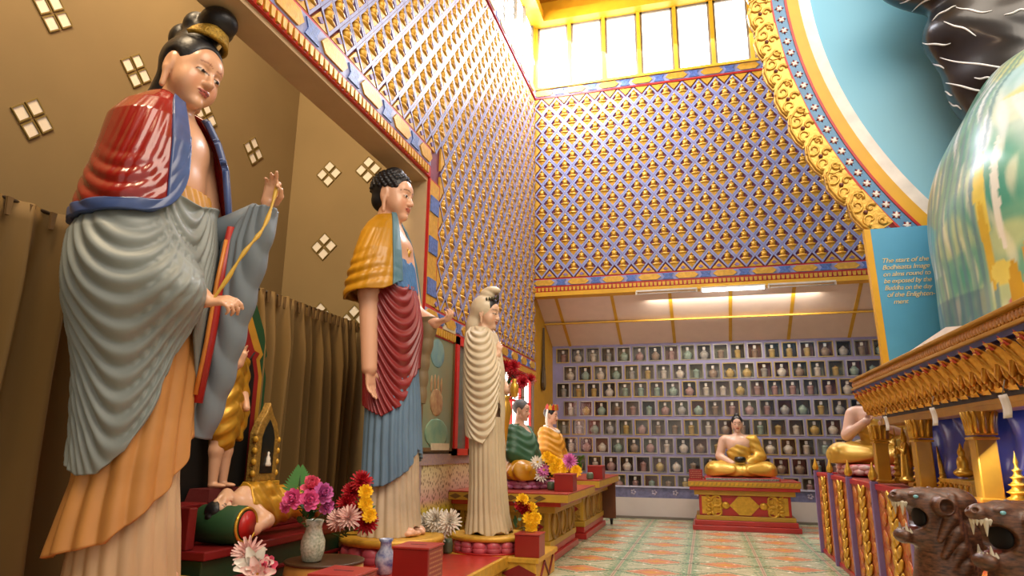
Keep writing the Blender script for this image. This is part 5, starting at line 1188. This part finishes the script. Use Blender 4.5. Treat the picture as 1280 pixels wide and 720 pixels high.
# ---- right-hand shrine base with carved red panels
Ysh0, Ysh1 = 1.6, 10.1
M_crv = mat('red gilt carving', '#b5281e', .4, col2='#c98a2c', vscale=26, bump=1., bscale=30, bdist=.03)
t = thing('carved_dais', 'long red and gilt carved base of the right-hand shrine with violet posts', 'shrine base', (1.42, 0, 0))
MB().box(.04, 4.6, Ysh0, Ysh1, 0, 1.0).build('core', M_dred, t)
MB().box(0, .06, Ysh0, Ysh1, 0, .05).box(0, .06, Ysh0, Ysh1, .97, 1.02).box(.0, 4.6, Ysh1-.03, Ysh1+.02, .95, 1.02).build('rails', mat('crimson rail', '#b01c28', .35), t, bev=.006)
ys = [10.1-1.1*k for k in range(8)]
for k, y1 in enumerate(ys[:-1]):
    y0 = y1-1.1; ym = (y0+y1)/2
    MB().box(.015, .04, y0+.03, y1-.03, .05, .97).build('carved_panel', M_crv, t)
    b = MB()
    for q in range(9):
        z = .1+.1*q
        for s in (-1, 1): b.ell((.0, ym+s*.07, z+.03), (.02, .085, .035), 8, 6, 0, Matrix.Rotation(s*.7, 4, 'X'))
        b.ell((-.005, ym, z), (.025, .04, .045), 8, 6)
    b.build('gilt_strip', M_goldb, t)
    b = MB()
    for s in (-1, 1):
        for q in range(6): b.ell((.008, ym+s*.33, .14+.15*q), (.012, .1, .05), 8, 4, 0, Matrix.Rotation(s*(.5 if q % 2 else -.5), 4, 'X'))
    b.build('carved_leaves', mat('orange gilt leaves', '#c8501e', .4, col2='#c8902c', vscale=20, bump=.8, bscale=40), t)
for y in ys:
    p = MB().box(-.03, .03, y-.03, y+.03, 0, 1.04 if y > 6 else 1.025).build('post', mat('violet post', '#7d6a9c', .4, var=.1), t, bev=.006)
    if y > 6: MB().lathe([(.015, 0), (.035, .02), (.04, .05), (.025, .09), (.01, .14), (0, .17)], 14, (0, y, 1.04)).build('finial', M_goldb, p)
# seated figure on the far end of that base
lotus_cushion((2.0, 9.2, 1.02), .5, .13, 'white and red lotus cushion under the right-hand seated figure', M_red, mat('white red petals', '#e0d6cc', .4, col2='#d0605a', vscale=14), .95)
seated('seated_buddha', 'seated gilt figure with raised hand behind the right shrine canopy', (2.03, 9.25, 1.15), R_(-97), lin('#dcb49c'), M_rg, M_rg, hands='teach')
# ---- pavilion: columns, drape, beam, canopy
t = thing('pavilion_canopy', 'gilt carved canopy with a row of leaf brackets over the right-hand shrine', 'canopy', (1.40, 0, 0))
YC0, YC1 = 1.7, 7.12
MB().box(.16, .30, YC0, YC1-.2, 1.53, 1.59).box(.16, 3.2, YC1-.3, YC1-.2, 1.53, 1.59).build('gilt_beam', M_golds, t, bev=.005)
MB().box(.18, .28, YC0, YC1-.2, 1.59, 1.64).build('grey_fillet', mat('slate fillet', '#5a5866', .5), t)
MB().add([(.15, YC0, 1.62), (.04, YC0, 1.83), (.04, YC1-.06, 1.83), (.15, YC1-.2, 1.62)], [(0, 1, 2, 3)]).box(.05, 3.2, YC0, YC1-.1, 1.8, 1.84).build('leaf_backing', mat('oxblood soffit', '#4a1418', .5), t)
MB().box(.0, 3.3, YC0, YC1-.05, 1.835, 1.868).build('blue_strip', mat('ultramarine strip', '#2c3f94', .4), t)
MB().box(-.02, 3.3, YC0, YC1, 1.865, 1.885).box(-.0, 3.3, YC0, YC1, 1.885, 1.945).box(-.03, 3.3, YC0, YC1, 1.945, 1.965).build('cornice', M_golds, t, bev=.005)
b = MB(); y = YC1-.03; k = 0
while y > YC0:
    b.ell((-.002, y, 1.915), (.012, .026, .022), 8, 5, 0, Matrix.Rotation(.6 if k % 2 else -.6, 4, 'X')); y -= .042; k += 1
b.build('scroll_moulding', mat('rose gilding', '#c99a6a', .3, metal=.5, var=.25, vscale=30), t)
def leaf_bracket(b, y):
    # an upright acanthus leaf leaning out at its top
    def f(u, v):
        w = .086*math.sin(PI*(.12+.80*v))**.7*(1-.15*abs(math.sin(v*11))); uu = u*2-1
        lean = .15-.15*v-.03*math.sin(v*PI)*0; x = lean-.028*(1-uu*uu)-.015*max(0, v-.85)*6; return (x, y+uu*w-.03*v, 1.612+.215*v)
    b.grid(f, 7, 9)
    b.tube([(.12, y, 1.63), (.05, y-.012, 1.73), (-.02, y-.025, 1.80)], [.02, .024, .012], 8)
    for s in (-1, 1): b.ell((.065, y+s*.048-.012, 1.71), (.02, .02, .06), 8, 6, 0, Matrix.Rotation(-s*.35, 4, 'X')).ell((.09, y+s*.04, 1.655), (.018, .016, .03), 8, 6)
    b.add([(-.008, y-.075, 1.79), (-.04, y-.03, 1.842), (-.008, y+.01, 1.79), (.02, y-.03, 1.80)], [(0, 2, 1), (0, 1, 3), (1, 2, 3)], 1)
LB = []; y = YC1-.12
while y > YC0+.1: LB.append(y); y -= .175
for y in LB:
    b = MB(); leaf_bracket(b, 0); o = b.build('leaf_bracket', [mat('bracket gilding', '#d0983a', .25, metal=.55, var=.25, vscale=20, bump=.4, bscale=50), mat('bracket red tip', '#c03a30', .35)], t, loc=(0, y, 0)) if y == LB[0] else None
    if o: LB0 = o
    else: o = LB0.copy(); C.objects.link(o); o.parent = t; o.location = (0, y, 0)
for i, y in enumerate((6.97, 5.72, 4.55, 3.36, 2.2)):
    nm = ('farthest', 'second from the far end', 'third from the far end', 'fourth from the far end', 'nearest')[i]
    c = thing('pavilion_column', 'gilt square column with fluted capital under the right canopy, '+nm, 'column', (1.545, y, 1.02), 0, 'gilt columns of the right pavilion')
    MB().box(-.055, .055, -.055, .055, 0, .37).box(-.075, .075, -.075, .075, 0, .03).build('shaft', M_golds, c, bev=.008)
    MB().box(-.068, .068, -.068, .068, .35, .365).box(-.065, .065, -.065, .065, .375, .388).build('ring', M_goldb, c, bev=.006)
    b = MB()
    for sx, sy in ((1, 0), (-1, 0), (0, 1), (0, -1)):
        for q in (-1, 0, 1):
            px, py = (sx*.055, q*.038) if sx else (q*.038, sy*.055); b.tube([(px, py, .385), (px*1.05, py*1.05, .45), (px*1.35, py*1.35, .51)], [.016, .018, .01], 6)
    b.box(-.05, .05, -.05, .05, .385, .51); b.build('capital', M_golds, c)
M_sat = mat('royal blue satin', '#3f56e0', .28, var=.2, vscale=4, coat=.3)
t = thing('satin_drape', 'royal blue satin drape hung behind the gilt columns', 'drape', (1.86, 1.8, 1.02))
MB().grid(lambda u, v: (.035*math.sin(u*70+2*math.sin(v*3))+.03*math.sin(u*31+v*5)+.05*math.sin(v*PI)*math.sin(u*17), u*5.2, .56*(1-v)), 160, 16).build('cloth', M_sat, t, solid=.005)
# gilt models between the columns
M_mod = mat('model gilding', '#d2a53a', .3, metal=.55, var=.2, vscale=30)
def spire(name, label, loc, s=1., tiers=7, r=.05):
    t = thing(name, label, 'model', loc); pr = []
    for k in range(tiers): q = 1-k/tiers; z = .05*k; pr += [(r*q, z), (r*q*.65, z+.02), (r*q*.7, z+.035), (r*q*.95, z+.045)]
    pr += [(.004, .05*tiers+.05), (0, .05*tiers+.08)]
    MB().lathe([(a*s, z*s) for a, z in pr], 12).build('tiers', M_mod, t); MB().box(-r*1.3*s, r*1.3*s, -r*1.3*s, r*1.3*s, -.03*s, 0).build('base', M_mod, t)
spire('tiered_ornament', 'tall gilt tiered ornament left of the small gilt deity', (1.68, 7.0, 1.05), 1.0, 8, .055)
spire('tiered_ornament', 'tall gilt tiered ornament right of the small gilt deity', (1.68, 6.38, 1.05), 1.0, 8, .055)
t = thing('deity_figurine', 'small gilt standing deity between the two farthest columns', 'figurine', (1.68, 6.72, 1.02))
S = Solid(); S.e((0, 0, .3), (.035, .05, .07), .02).e((0, 0, .39), (.026, .026, .032), .01).c((0, 0, .41), (0, 0, .49), .022, .006, .01).chain([(0, -.05, .34), (-.03, -.08, .27), (-.05, -.03, .31)], [.018, .015, .012], .01).chain([(0, .05, .34), (-.03, .08, .27), (-.05, .03, .31)], [.018, .015, .012], .01).c((0, 0, .24), (0, 0, .06), .04, .055, .02).e((0, 0, .035), (.07, .09, .035), .02); S.build('figure', M_mod, t, .005)
MB().grid(lambda u, v: (.04, (u-.5)*.2*(1-v*v*.9), .15+.38*v), 8, 10).build('aureole', M_mod, t, solid=.008)
t = thing('throne_model', 'gilt round-backed throne with small seated figure in the second bay', 'model', (1.70, 5.42, 1.02))
MB().prism([(-.11, .1)]+[(-.11*math.cos(a*PI/10), .28+.09*math.sin(a*PI/10)) for a in range(11)]+[(.11, .1)], ((.05, 0, 0), (0, 1, 0), (0, 0, 1), (1, 0, 0)), .03).build('back', M_mod, t, bev=.006)
S = Solid(); S.e((0, 0, .14), (.06, .08, .03), .02).e((0, 0, .2), (.035, .045, .06), .02).e((0, 0, .275), (.024, .024, .03), .01).c((0, 0, .3), (0, 0, .34), .014, .004, .01); S.build('seated_figure', M_mod, t, .005)
MB().box(-.1, .08, -.14, .14, 0, .1, taper=.02).build('seat', M_mod, t, bev=.005)
t = thing('tusk_ornament', 'slim curved gilt tusk ornament in the second bay', 'ornament', (1.70, 5.87, 1.02))
MB().tube([(0, 0, 0), (0, -.01, .1), (0, .02, .2), (0, .05, .32)], [.03, .022, .015, .004], 10).lathe([(.05, 0), (.05, .02), (.03, .04)], 12).build('tusk', M_mod, t)
spire('small_spire', 'small gilt spire beside the throne model', (1.62, 5.6, 1.05), .7, 4, .07)
spire('small_spire', 'gilt bell-shaped spire in the nearest visible bay at the right edge', (1.66, 4.46, 1.05), .8, 5, .09)
t = thing('model_railing', 'gilt railing of small round arches before the throne model', 'railing', (1.60, 5.28, 1.02))
b = MB().box(-.01, .01, -.3, .3, .075, .1).box(-.01, .01, -.3, .3, 0, .012)
for k in range(7): b.box(-.008, .008, -.3+.1*k-.008, -.3+.1*k+.008, 0, .09)
b.build('rail', M_mod, t); b = MB()
for k in range(6): b.tube([(0, -.25+.1*k+.042*math.cos(a*PI/8), .03+.042*math.sin(a*PI/8)) for a in range(9)], .006, 6)
b.build('arches', M_mod, t)
for i, (y, l) in enumerate(((5.99, 'farthest'), (4.82, 'middle'), (3.75, 'nearest'))):
    t = thing('paper_tag', l+' white paper tag hanging under the right canopy', 'tag', (1.385, y, 1.46), 0, 'paper tags under the canopy')
    MB().grid(lambda u, v: (.012*math.sin(v*2.5), (u-.5)*.10, .11*(1-v)), 4, 6).build('paper', mat('white paper', '#e2ddd2', .6, var=.03), t, solid=.002)
    MB().tube([(.0, 0, .108), (.02, 0, .18)], .003, 5).build('string', mat('string', '#8a8070', .7), t)
q = [at(1134, 441, 0, 1.44), at(1182, 409, 0, 1.47), at(1205, 407, 0, 1.47), at(1160, 430, 0, 1.44)]
t = tag(MB().add([tuple(v) for v in q]+[(v[0]+.02, v[1], v[2]) for v in q], [(0, 1, 2, 3), (7, 6, 5, 4), (0, 4, 5, 1), (1, 5, 6, 2), (2, 6, 7, 3), (3, 7, 4, 0)]).build('white_slab', mat('white slab', '#ece8e0', .4)), 'white flat sheet leaning on the right canopy before the painted mound', 'sheet')
# ---- round reredos: concentric bands about (5.87, 6.3)
CX, CZ, YA = 5.87, 6.3, 6.9
def ring(b, r0, r1, a0, a1, y0, y1, n=70, mi=0):
    V = []; F = []
    for i in range(n+1):
        a = R_(a0+(a1-a0)*i/n)
        for r, y in ((r0, y0), (r1, y0), (r1, y1), (r0, y1)): V.append((CX+r*math.cos(a), y, CZ+r*math.sin(a)))
    for i in range(n):
        for q in range(4): F.append((i*4+q, i*4+(q+1) % 4, i*4+4+(q+1) % 4, i*4+4+q))
    b.add(V, F, mi, False)
t = thing('arch_reredos', 'great round sky-blue backdrop with gilt flame border behind the black figure', 'backdrop', (0, 0, 0))
A0, A1 = 100, 217
b = MB()
V = [(CX, YA, CZ)]+[(CX+4.56*math.cos(R_(90+135*i/60)), YA, CZ+4.56*math.sin(R_(90+135*i/60))) for i in range(61)]
b.add(V, [(0, i, i+1) for i in range(1, 61)]).build('sky_field', mat('sky blue paint', '#6fb8dc', .5, col2='#98cfe6', vscale=.5, var=.1, detail=1), t)
for nm, r0, r1, y0, m in (('white_band', 4.54, 4.66, -.03, mat('white band paint', '#e8e4e2', .5)), ('yellow_band', 4.66, 4.775, -.05, M_yel), ('red_line', 4.775, 4.80, -.06, M_red), ('flower_band', 4.80, 4.92, -.05, mat('band blue paint', '#4f86b4', .4, var=.15)), ('red_outline', 4.92, 4.94, -.06, M_red)):
    b = MB(); ring(b, r0, r1, A0, A1+3, YA+y0, YA+.06); o = b.build(nm, m, t)
    if nm == 'flower_band':
        b = MB(); a = A0
        while a < A1:
            c = (CX+4.86*math.cos(R_(a)), YA-.052, CZ+4.86*math.sin(R_(a))); rr = Matrix.Rotation(-R_(a), 4, 'Y')
            for q in range(4): b.ell(c, (.042, .008, .016), 6, 4, 0, rr @ Matrix.Rotation(q*PI/2+PI/4, 4, 'Y'))
            for q in range(2): b.ell(c, (.05, .006, .012), 6, 4, 1, rr @ Matrix.Rotation(q*PI/2, 4, 'Y'))
            a += 1.62
        tag(b.build('rosettes', [mat('rosette white', '#e6ddd8', .4), M_dred], o), kind='stuff')
def flame(m):
    b = MB()
    # local: u outward (radial), v along the arc; leaf leaning along +v
    P = [(0, -.22), (.10, -.27), (.2, -.2), (.26, -.06), (.255, .08), (.22, .18), (.17, .15), (.12, .2), (0, .2)]
    b.prism(P, ((0, 0, 0), (1, 0, 0), (0, 0, 1), (0, -1, 0)), .05)
    def spir(cx, cz, s, a0, d):
        b.tube([(cx+s*(1-k/13)*math.cos(a0+d*k*.55), -.055, cz+s*(1-k/13)*math.sin(a0+d*k*.55)) for k in range(12)], [.016*(1-k/20) for k in range(12)], 6)
    spir(.15, -.12, .075, 0, 1); spir(.14, .06, .075, 1, -1); spir(.065, -.03, .05, 3, 1); spir(.06, .13, .045, 2, -1); spir(.07, -.18, .04, 2, 1)
    b.tube([(.02, -.06, -.2), (.1, -.06, -.23), (.19, -.06, -.17), (.235, -.06, -.05), (.23, -.06, .08), (.205, -.06, .15)], .013, 6)
    b.ell((.13, -.06, -.02), (.022, .02, .022), 8, 6, 1)
    return b
fl0 = None; a = 124.; k = 0
while a < 216:
    if fl0 is None: fl0 = flame(0).build('flame_leaf', [mat('flame gilding', '#cfa348', .35, metal=.4, var=.2, vscale=12, bump=.5, bscale=30), mat('flame jewel', '#6a3a30', .3)], t); o = fl0
    else: o = fl0.copy(); C.objects.link(o); o.parent = t
    o.location = (CX+4.93*math.cos(R_(a)), YA-.02+.012*(k % 2), CZ+4.93*math.sin(R_(a))); o.rotation_euler = (0, -R_(a), 0)
    a += 4.05; k += 1
MB().box(1.9, 6.5, YA+.02, YA+.1, 1.97, 4.0).build('backing_board', mat('band blue paint', '#4f86b4', .4, var=.15), t)
# blue panel with a painted caption
t = thing('caption_panel', 'tall blue board with gilt handwritten lines and yellow edge on the right canopy', 'sign', (0, 6.78, 1.966))
MB().add([(1.66, 0, 0), (2.5, 0, 0), (2.5, 0, 1.40), (1.63, 0, 1.40), (1.66, .07, 0), (2.5, .07, 0), (2.5, .07, 1.40), (1.63, .07, 1.40)], [(0, 1, 2, 3), (7, 6, 5, 4), (0, 3, 7, 4), (3, 2, 6, 7), (1, 5, 6, 2), (0, 4, 5, 1)]).build('board', mat('cerulean board', '#4e9fce', .45, var=.08, vscale=2), t)
MB().add([(1.61, -.005, 0), (1.66, -.005, 0), (1.63, -.005, 1.40), (1.575, -.005, 1.40), (1.61, .075, 0), (1.66, .075, 0), (1.63, .075, 1.40), (1.575, .075, 1.40)], [(0, 1, 2, 3), (7, 6, 5, 4), (0, 3, 7, 4), (1, 5, 6, 2), (3, 2, 6, 7), (0, 4, 5, 1)]).build('yellow_edge', M_yel, t)
for k, line in enumerate(('The start of the', 'Bodhisatta Image', 'on alms round to', 'be exposed by the', 'Buddha on the day', 'of the Enlighten-', 'ment')):
    cu = bpy.data.curves.new('caption_line', 'FONT'); cu.body = line; cu.size = .062; cu.extrude = .001; cu.shear = .3
    o = bpy.data.objects.new('caption_line', cu); C.objects.link(o); o.parent = t; o.rotation_euler = (PI/2, 0, 0); o.location = (1.69+(.06 if k == 6 else .012*(k == 5)), -.004, 1.06-.066*k); cu.materials.append(mat('caption gilt', '#ecd49a', .5)); cu.space_character = .92
    bpy.context.view_layer.update(); me = bpy.data.meshes.new_from_object(o.evaluated_get(bpy.context.evaluated_depsgraph_get())); q = bpy.data.objects.new('caption_line', me); C.objects.link(q); q.parent = t; q.location = o.location; q.rotation_euler = o.rotation_euler; bb = max(v.co.x for v in me.vertices)
    if line != 'ment': q.scale = (.40/bb, 1, 1)
    bpy.data.objects.remove(o)
# ---- painted mound
t = thing('painted_mound', 'rounded mound painted with green landscape and robed figures on the right canopy', 'mound', (3.3, 5.9, 1.966))
S = Solid(); S.c((0, 0, 0), (0, 0, .9), 1.40, 1.40, .1).e((.02, 0, 1.3), (1.3, 1.12, 1.42), .25).e((.8, 0, 1.6), (1.2, 1.0, 1.5), .3)
S.disp = lambda P: .02*np.sin(P[:, 0]*7+P[:, 2]*3)*np.sin(P[:, 1]*6+P[:, 2]*2); S.clip = [lambda P: -P[:, 2], lambda P: np.maximum(P[:, 1]-.82, -1.15-P[:, 1])]
def mound_paint(V):
    a = np.degrees(np.arctan2(V[:, 0], -V[:, 1])); z = V[:, 2]      # a: angle round the mound, 0 = toward the hall, -90 = left
    r = RNG.random(3); n1 = np.sin(a*.11+z*4)+np.sin(a*.23-z*6.3+1)+np.sin(z*13+a*.05); n2 = np.sin(a*.4+z*9)+np.sin(a*.9+2*np.sin(z*7))
    c = np.tile(np.array(lin('#6fae96')), (len(V), 1))
    def put(m, col, k=1.): 
        m = np.clip(m.astype(float) if m.dtype == bool else m, 0, 1)[:, None]*k; c[:] = c*(1-m)+np.array(lin(col))*m
    put(sst(n1, .2, 1.6), '#c9d8a0', .8); put(sst(n1, -.4, -1.8), '#3f9a88', .8); put(sst(n2, .3, 1.8), '#eeecd0', .6); put(sst(np.sin(a*.07+z*2.2+1), .1, .8)*(z > .7), '#e4eef0', .6)
    put((z < .8)*sst(a, -52, -40), '#e6dd9a', .85); put((z < .55)*sst(n2, 0, 1)*sst(a, -50, -40), '#f0ecd0', .8)
    put(sst(z, 1.35, 1.7)*sst(n2+n1*.5, -.6, .8), '#dfe9ef', .9); put(sst(z, 1.5, 2.2)*sst(np.sin(a*.15+z*5), .2, .9), '#8fc4cf', .7); put((z > 1.9)*sst(n1, .5, 1.5), '#cfd07a', .7)
    put((a < -64)*sst(np.sin(a*1.7), -.2, .6), '#5f8a96', .8); put((a < -64)*sst(np.sin(a*1.1+1), .5, .9), '#7fae9a', .8); put((a < -70)*(z < .5), '#3f5f86', .5)
    def ell(ac, zc, wa, wz, col, k=1., tilt=0): put(((a-ac+tilt*(z-zc))/wa)**2+((z-zc)/wz)**2 < 1, col, k)
    ell(-66, 1.12, 2.2, .4, '#e8d45a'); ell(-66, .78, 1.6, .34, '#d8b83a'); ell(-62, .55, 4.5, .09, '#e6d86a', 1, 10); ell(-60.5, 1.15, 1.2, .45, '#f0efe6', .9)
    ell(-56, .22, 6.5, .24, '#d0607a'); ell(-56, .18, 4.6, .2, '#e8a0a8'); ell(-55, .34, 2.2, .2, '#d8a83a'); ell(-59, .42, 2, .2, '#c9a030')
    ell(-54, .62, 2, .13, '#d8a03a'); ell(-54, .5, 1.8, .1, '#e0c0a0'); ell(-48, .55, 2.4, .2, '#8a7a9a', .8); ell(-48, .66, 1.8, .07, '#d8c04a')
    ell(-43, .85, 4.6, .37, '#f2efe4'); ell(-43, .85, 3.2, .27, '#e0c07a'); ell(-43.5, .9, 1.2, .12, '#b08a3a')
    ell(-37, .45, 4.6, .38, '#d8ac22', 1, 6); ell(-35, .2, 3, .25, '#e0b83a'); ell(-34, .12, 2, .2, '#a08aa8', .7)
    ell(-28, 1.12, 12, .16, '#3f9f82', .9, 18); ell(-26, .86, 9, .05, '#f0ede4', 1, 40); ell(-18, .6, 8, .25, '#e8dca0', .8)
    return c
S.build('mound', mat('mound painting', '#ffffff', .3, var=.1, vscale=9, vcol=True, coat=.3), t, .022, paint=mound_paint)
# ---- black draped figure with white veining, behind the mound
t = thing('black_figure', 'huge glossy black figure with white veins before the sky-blue backdrop', 'statue', (3.3, 6.25, 1.97))
S = Solid(); S.e((0, 0, 3.0), (1.15, .5, .95), .1).e((-.2, 0, 3.65), (1.28, .42, .48), .12).chain([(.05, 0, 2.9), (-.42, 0, 2.5), (-.68, .02, 2.1)], [.8, .5, .22], .25).e((.2, -.1, 4.6), (1.5, .5, 1.0), .2)
S.disp = lambda P: .02*np.sin(P[:, 2]*11+P[:, 0]*3); S.clip = [lambda P: -P[:, 2]+.4]
S.build('body', mat('black gloss', '#16171c', .3, var=.4, vscale=6, coat=.3), t, .022)
me_b = t.children[0].data
from mathutils.bvhtree import BVHTree
bv = BVHTree.FromPolygons([v.co.copy() for v in me_b.vertices], [tuple(p.vertices) for p in me_b.polygons])
b = MB(); rv = random.Random(5)
veins = [(1125, 4, 1165, -4, 3), (1140, 14, 1190, -8, 6), (1165, 26, 1195, 8, 3), (1195, 8, 1240, 14, -3), (1180, 28, 1220, 44, 2), (1150, 52, 1188, 54, -3), (1153, 74, 1180, 86, 1), (1175, 72, 1270, 84, -3), (1163, 97, 1240, 114, -3), (1175, 112, 1190, 119, 0), (1186, 128, 1202, 136, 0), (1218, 98, 1245, 99, 1), (1255, 20, 1285, 12, 2), (1200, -2, 1250, -6, 3)]
for x0, y0, x1, y1, sag in veins:
    pts = []
    for k in range(13):
        u = k/12; d = Vector(_R*(x0+(x1-x0)*u-640)+_U*(360-(y0+(y1-y0)*u-sag*math.sin(u*PI)+1.0*math.sin(u*9+x0)))+_F*FPX).normalized()
        h_ = bv.ray_cast(Vector(EYE)-Vector(t.location), d)
        if h_[0] is not None: pts.append(h_[0]-d*.004)
    if len(pts) > 3: b.tube(pts, [.003+.006*math.sin(PI*(i+.5)/len(pts)) for i in range(len(pts))], 6)
b.build('white_veins', mat('white vein', '#e4e8ee', .4), t)
# ---- two carved wooden beast heads at the lower right
M_wood = mat('carved dark wood', '#38231b', .32, col2='#805238', vscale=9, stretch=(1, 1, 3), bump=.25, bscale=50, coat=.2, var=.2)
def beast(label, loc, rz, sc):
    t = thing('beast_carving', label, 'carving', loc, rz); t.scale = (sc,)*3
    # local: muzzle along +x, z up; ear to nose about .75
    S = Solid()
    S.e((-.04, 0, .1), (.38, .35, .29), .05).e((-.5, .05, .12), (.42, .36, .28), .15).e((-.62, -.05, -.55), (.5, .45, .62), .15).c((.1, 0, .16), (.46, 0, .22), .22, .14, .1).e((.52, 0, .22), (.11, .15, .09), .05).chain([(.0, 0, -.2), (.18, 0, -.46), (.42, 0, -.47)], [.2, .16, .13], .08).e((.47, 0, -.46), (.13, .2, .12), .06)
    S.c((-.1, 0, -.1), (-.22, .0, -.75), .34, .42, .12).e((-.25, 0, -1.4), (.55, .55, .8), .2)
    for y in (-1, 1): S.e((.17, y*.17, .27), (.17, .08, .07), .05).c((-.12, y*.2, .08), (-.1, y*.42, .08), .17, .185, .05).e((.08, y*.25, -.12), (.13, .08, .24), .06)
    S.e((.32, 0, -.14), (.26, .45, .215), .03, -1).e((.50, 0, -.13), (.2, .3, .16), .04, -1)
    for y in (-1, 1): S.e((-.095, y*.58, .085), (.125, .2, .13), .02, -1).e((.58, y*.07, .27), (.045, .04, .03), .02, -1)
    for q in range(6):
        for y in (-1, 1): S.chain([(-.35-.05*q, y*.3, .22-.24*q), (-.22-.05*q, y*.42, -.12-.27*q), (.02-.04*q, y*.40, -.5-.27*q)], [.09, .12, .05], .025)
    for q in range(4): S.chain([(-.2-.14*q, -.1, .36-.02*q), (-.3-.14*q, -.32, .26), (-.42-.14*q, -.38, .02)], [.05, .06, .04], .02)
    for q in range(5): S.chain([(.05+.07*q, -.16, .33-.012*q), (-.02+.08*q, -.24, .16)], [.025, .02], .03)
    S.build('head', M_wood, t, .015)
    S = Solid()
    for i in range(9):
        a = -1.35+2.7*i/8; x = .36+.20*math.cos(a); y = .135*math.sin(a)/math.sin(1.35); big = i in (1, 7)
        S.c((x, y, .12), (x+.01, y, -.10 if big else .05), .045 if big else .03, .008, .004)
        S.c((x-.04, y*.9, -.40), (x-.03, y*.9, -.24 if big else -.33), .04 if big else .03, .008, .004)
    S.build('teeth', mat('bone teeth', '#d8ccb4', .35), t, .009)
    MB().ell((.27, 0, -.35), (.2, .09, .05), 12, 8).build('tongue', mat('dark red tongue', '#7d3a2a', .4), t)
    MB().ell((.27, -.245, .24), (.05, .03, .03), 12, 8).ell((.27, .245, .24), (.05, .03, .03), 12, 8).build('eyes', mat('pale blue glass', '#8fd0dc', .1, var=.3), t)
    MB().ell((.12, 0, -.14), (.05, .22, .19), 12, 8).build('throat', mat('black throat', '#0c0706', .7), t)
beast('dark carved wooden beast head with open jaws, left one of the pair', (.638, 2.42, 1.128), R_(196), .165)
beast('dark carved wooden beast head with white fangs, right one at the frame edge', (.778, 2.22, 1.10), R_(208), .18)
t = thing('carved_stand', 'dark carved timber stand beneath the two beast heads', 'stand', (.8, 2.45, 0))
MB().box(-.3, .45, -.15, .15, 0, .78).build('body', M_wood, t, bev=.03)
# ================================================================== light
W = bpy.data.worlds.new('World'); bpy.context.scene.world = W; W.use_nodes = True
bg = W.node_tree.nodes['Background']; bg.inputs['Color'].default_value = (*lin('#fff4e6'), 1); bg.inputs['Strength'].default_value = .74
def area(name, loc, aim, size, sy, e, col):
    d = bpy.data.lights.new(name, 'AREA'); d.shape = 'RECTANGLE'; d.size = size; d.size_y = sy; d.energy = e; d.color = lin(col)
    o = bpy.data.objects.new(name, d); C.objects.link(o); o.location = loc
    o.rotation_euler = (Vector(aim)-Vector(loc)).to_track_quat('-Z', 'Y').to_euler(); return o
area('clerestory_back_light', (0, YB-.15, 9.2), (0, 6, 5), 6, 1.3, 420, '#eef2ff')
area('clerestory_left_light', (XL+.1, 9, 9.2), (1, 9, 5), 6, 1.3, 380, '#eef2ff')
area('hall_fill', (2.2, 2.0, 8.5), (0, 8, 1), 6, 5, 680, '#fff0dc')  # unseen overhead fill added to brighten the hall
area('niche_hall_fill', (.6, 12.4, 4.0), (.6, 13.2, 1), 3, .15, 60, '#fff0dc')  # added strip with no fixture, lifts the niche wall
area('pavilion_fill', (1.75, 4.4, 1.5), (2.1, 4.4, 1.1), .1, 4, 20, '#fff2e4')  # added fill under the canopy, brightens the blue drape
area('alcove_fill', (-3.6, 2.2, 7.2), (-5.3, 5.5, 3.2), 1.5, 1.5, 290, '#ffe2b8')  # unseen fill added to lighten the tan side wall
area('alcove_fill_end', (-3.7, 4.5, 7.2), (-4.8, 7.7, 3.6), 1.2, 1.2, 110, '#ffe2b8')  # second unseen fill, added for the alcove end wall
area('corner_daylight', (XL+.3, 10.6, 9.3), (-1.2, YB, 6.6), 1.6, 1.2, 150, '#f2f6ff')
area('corner_daylight_left', (-1.6, YB-.3, 9.3), (XL, 10.2, 6.6), 1.6, 1.2, 95, '#f2f6ff')
vs = bpy.context.scene.view_settings; vs.view_transform = 'Standard'; vs.look = 'None'; vs.exposure = 0; vs.gamma = 1
bpy.context.scene.cycles.use_denoising = True
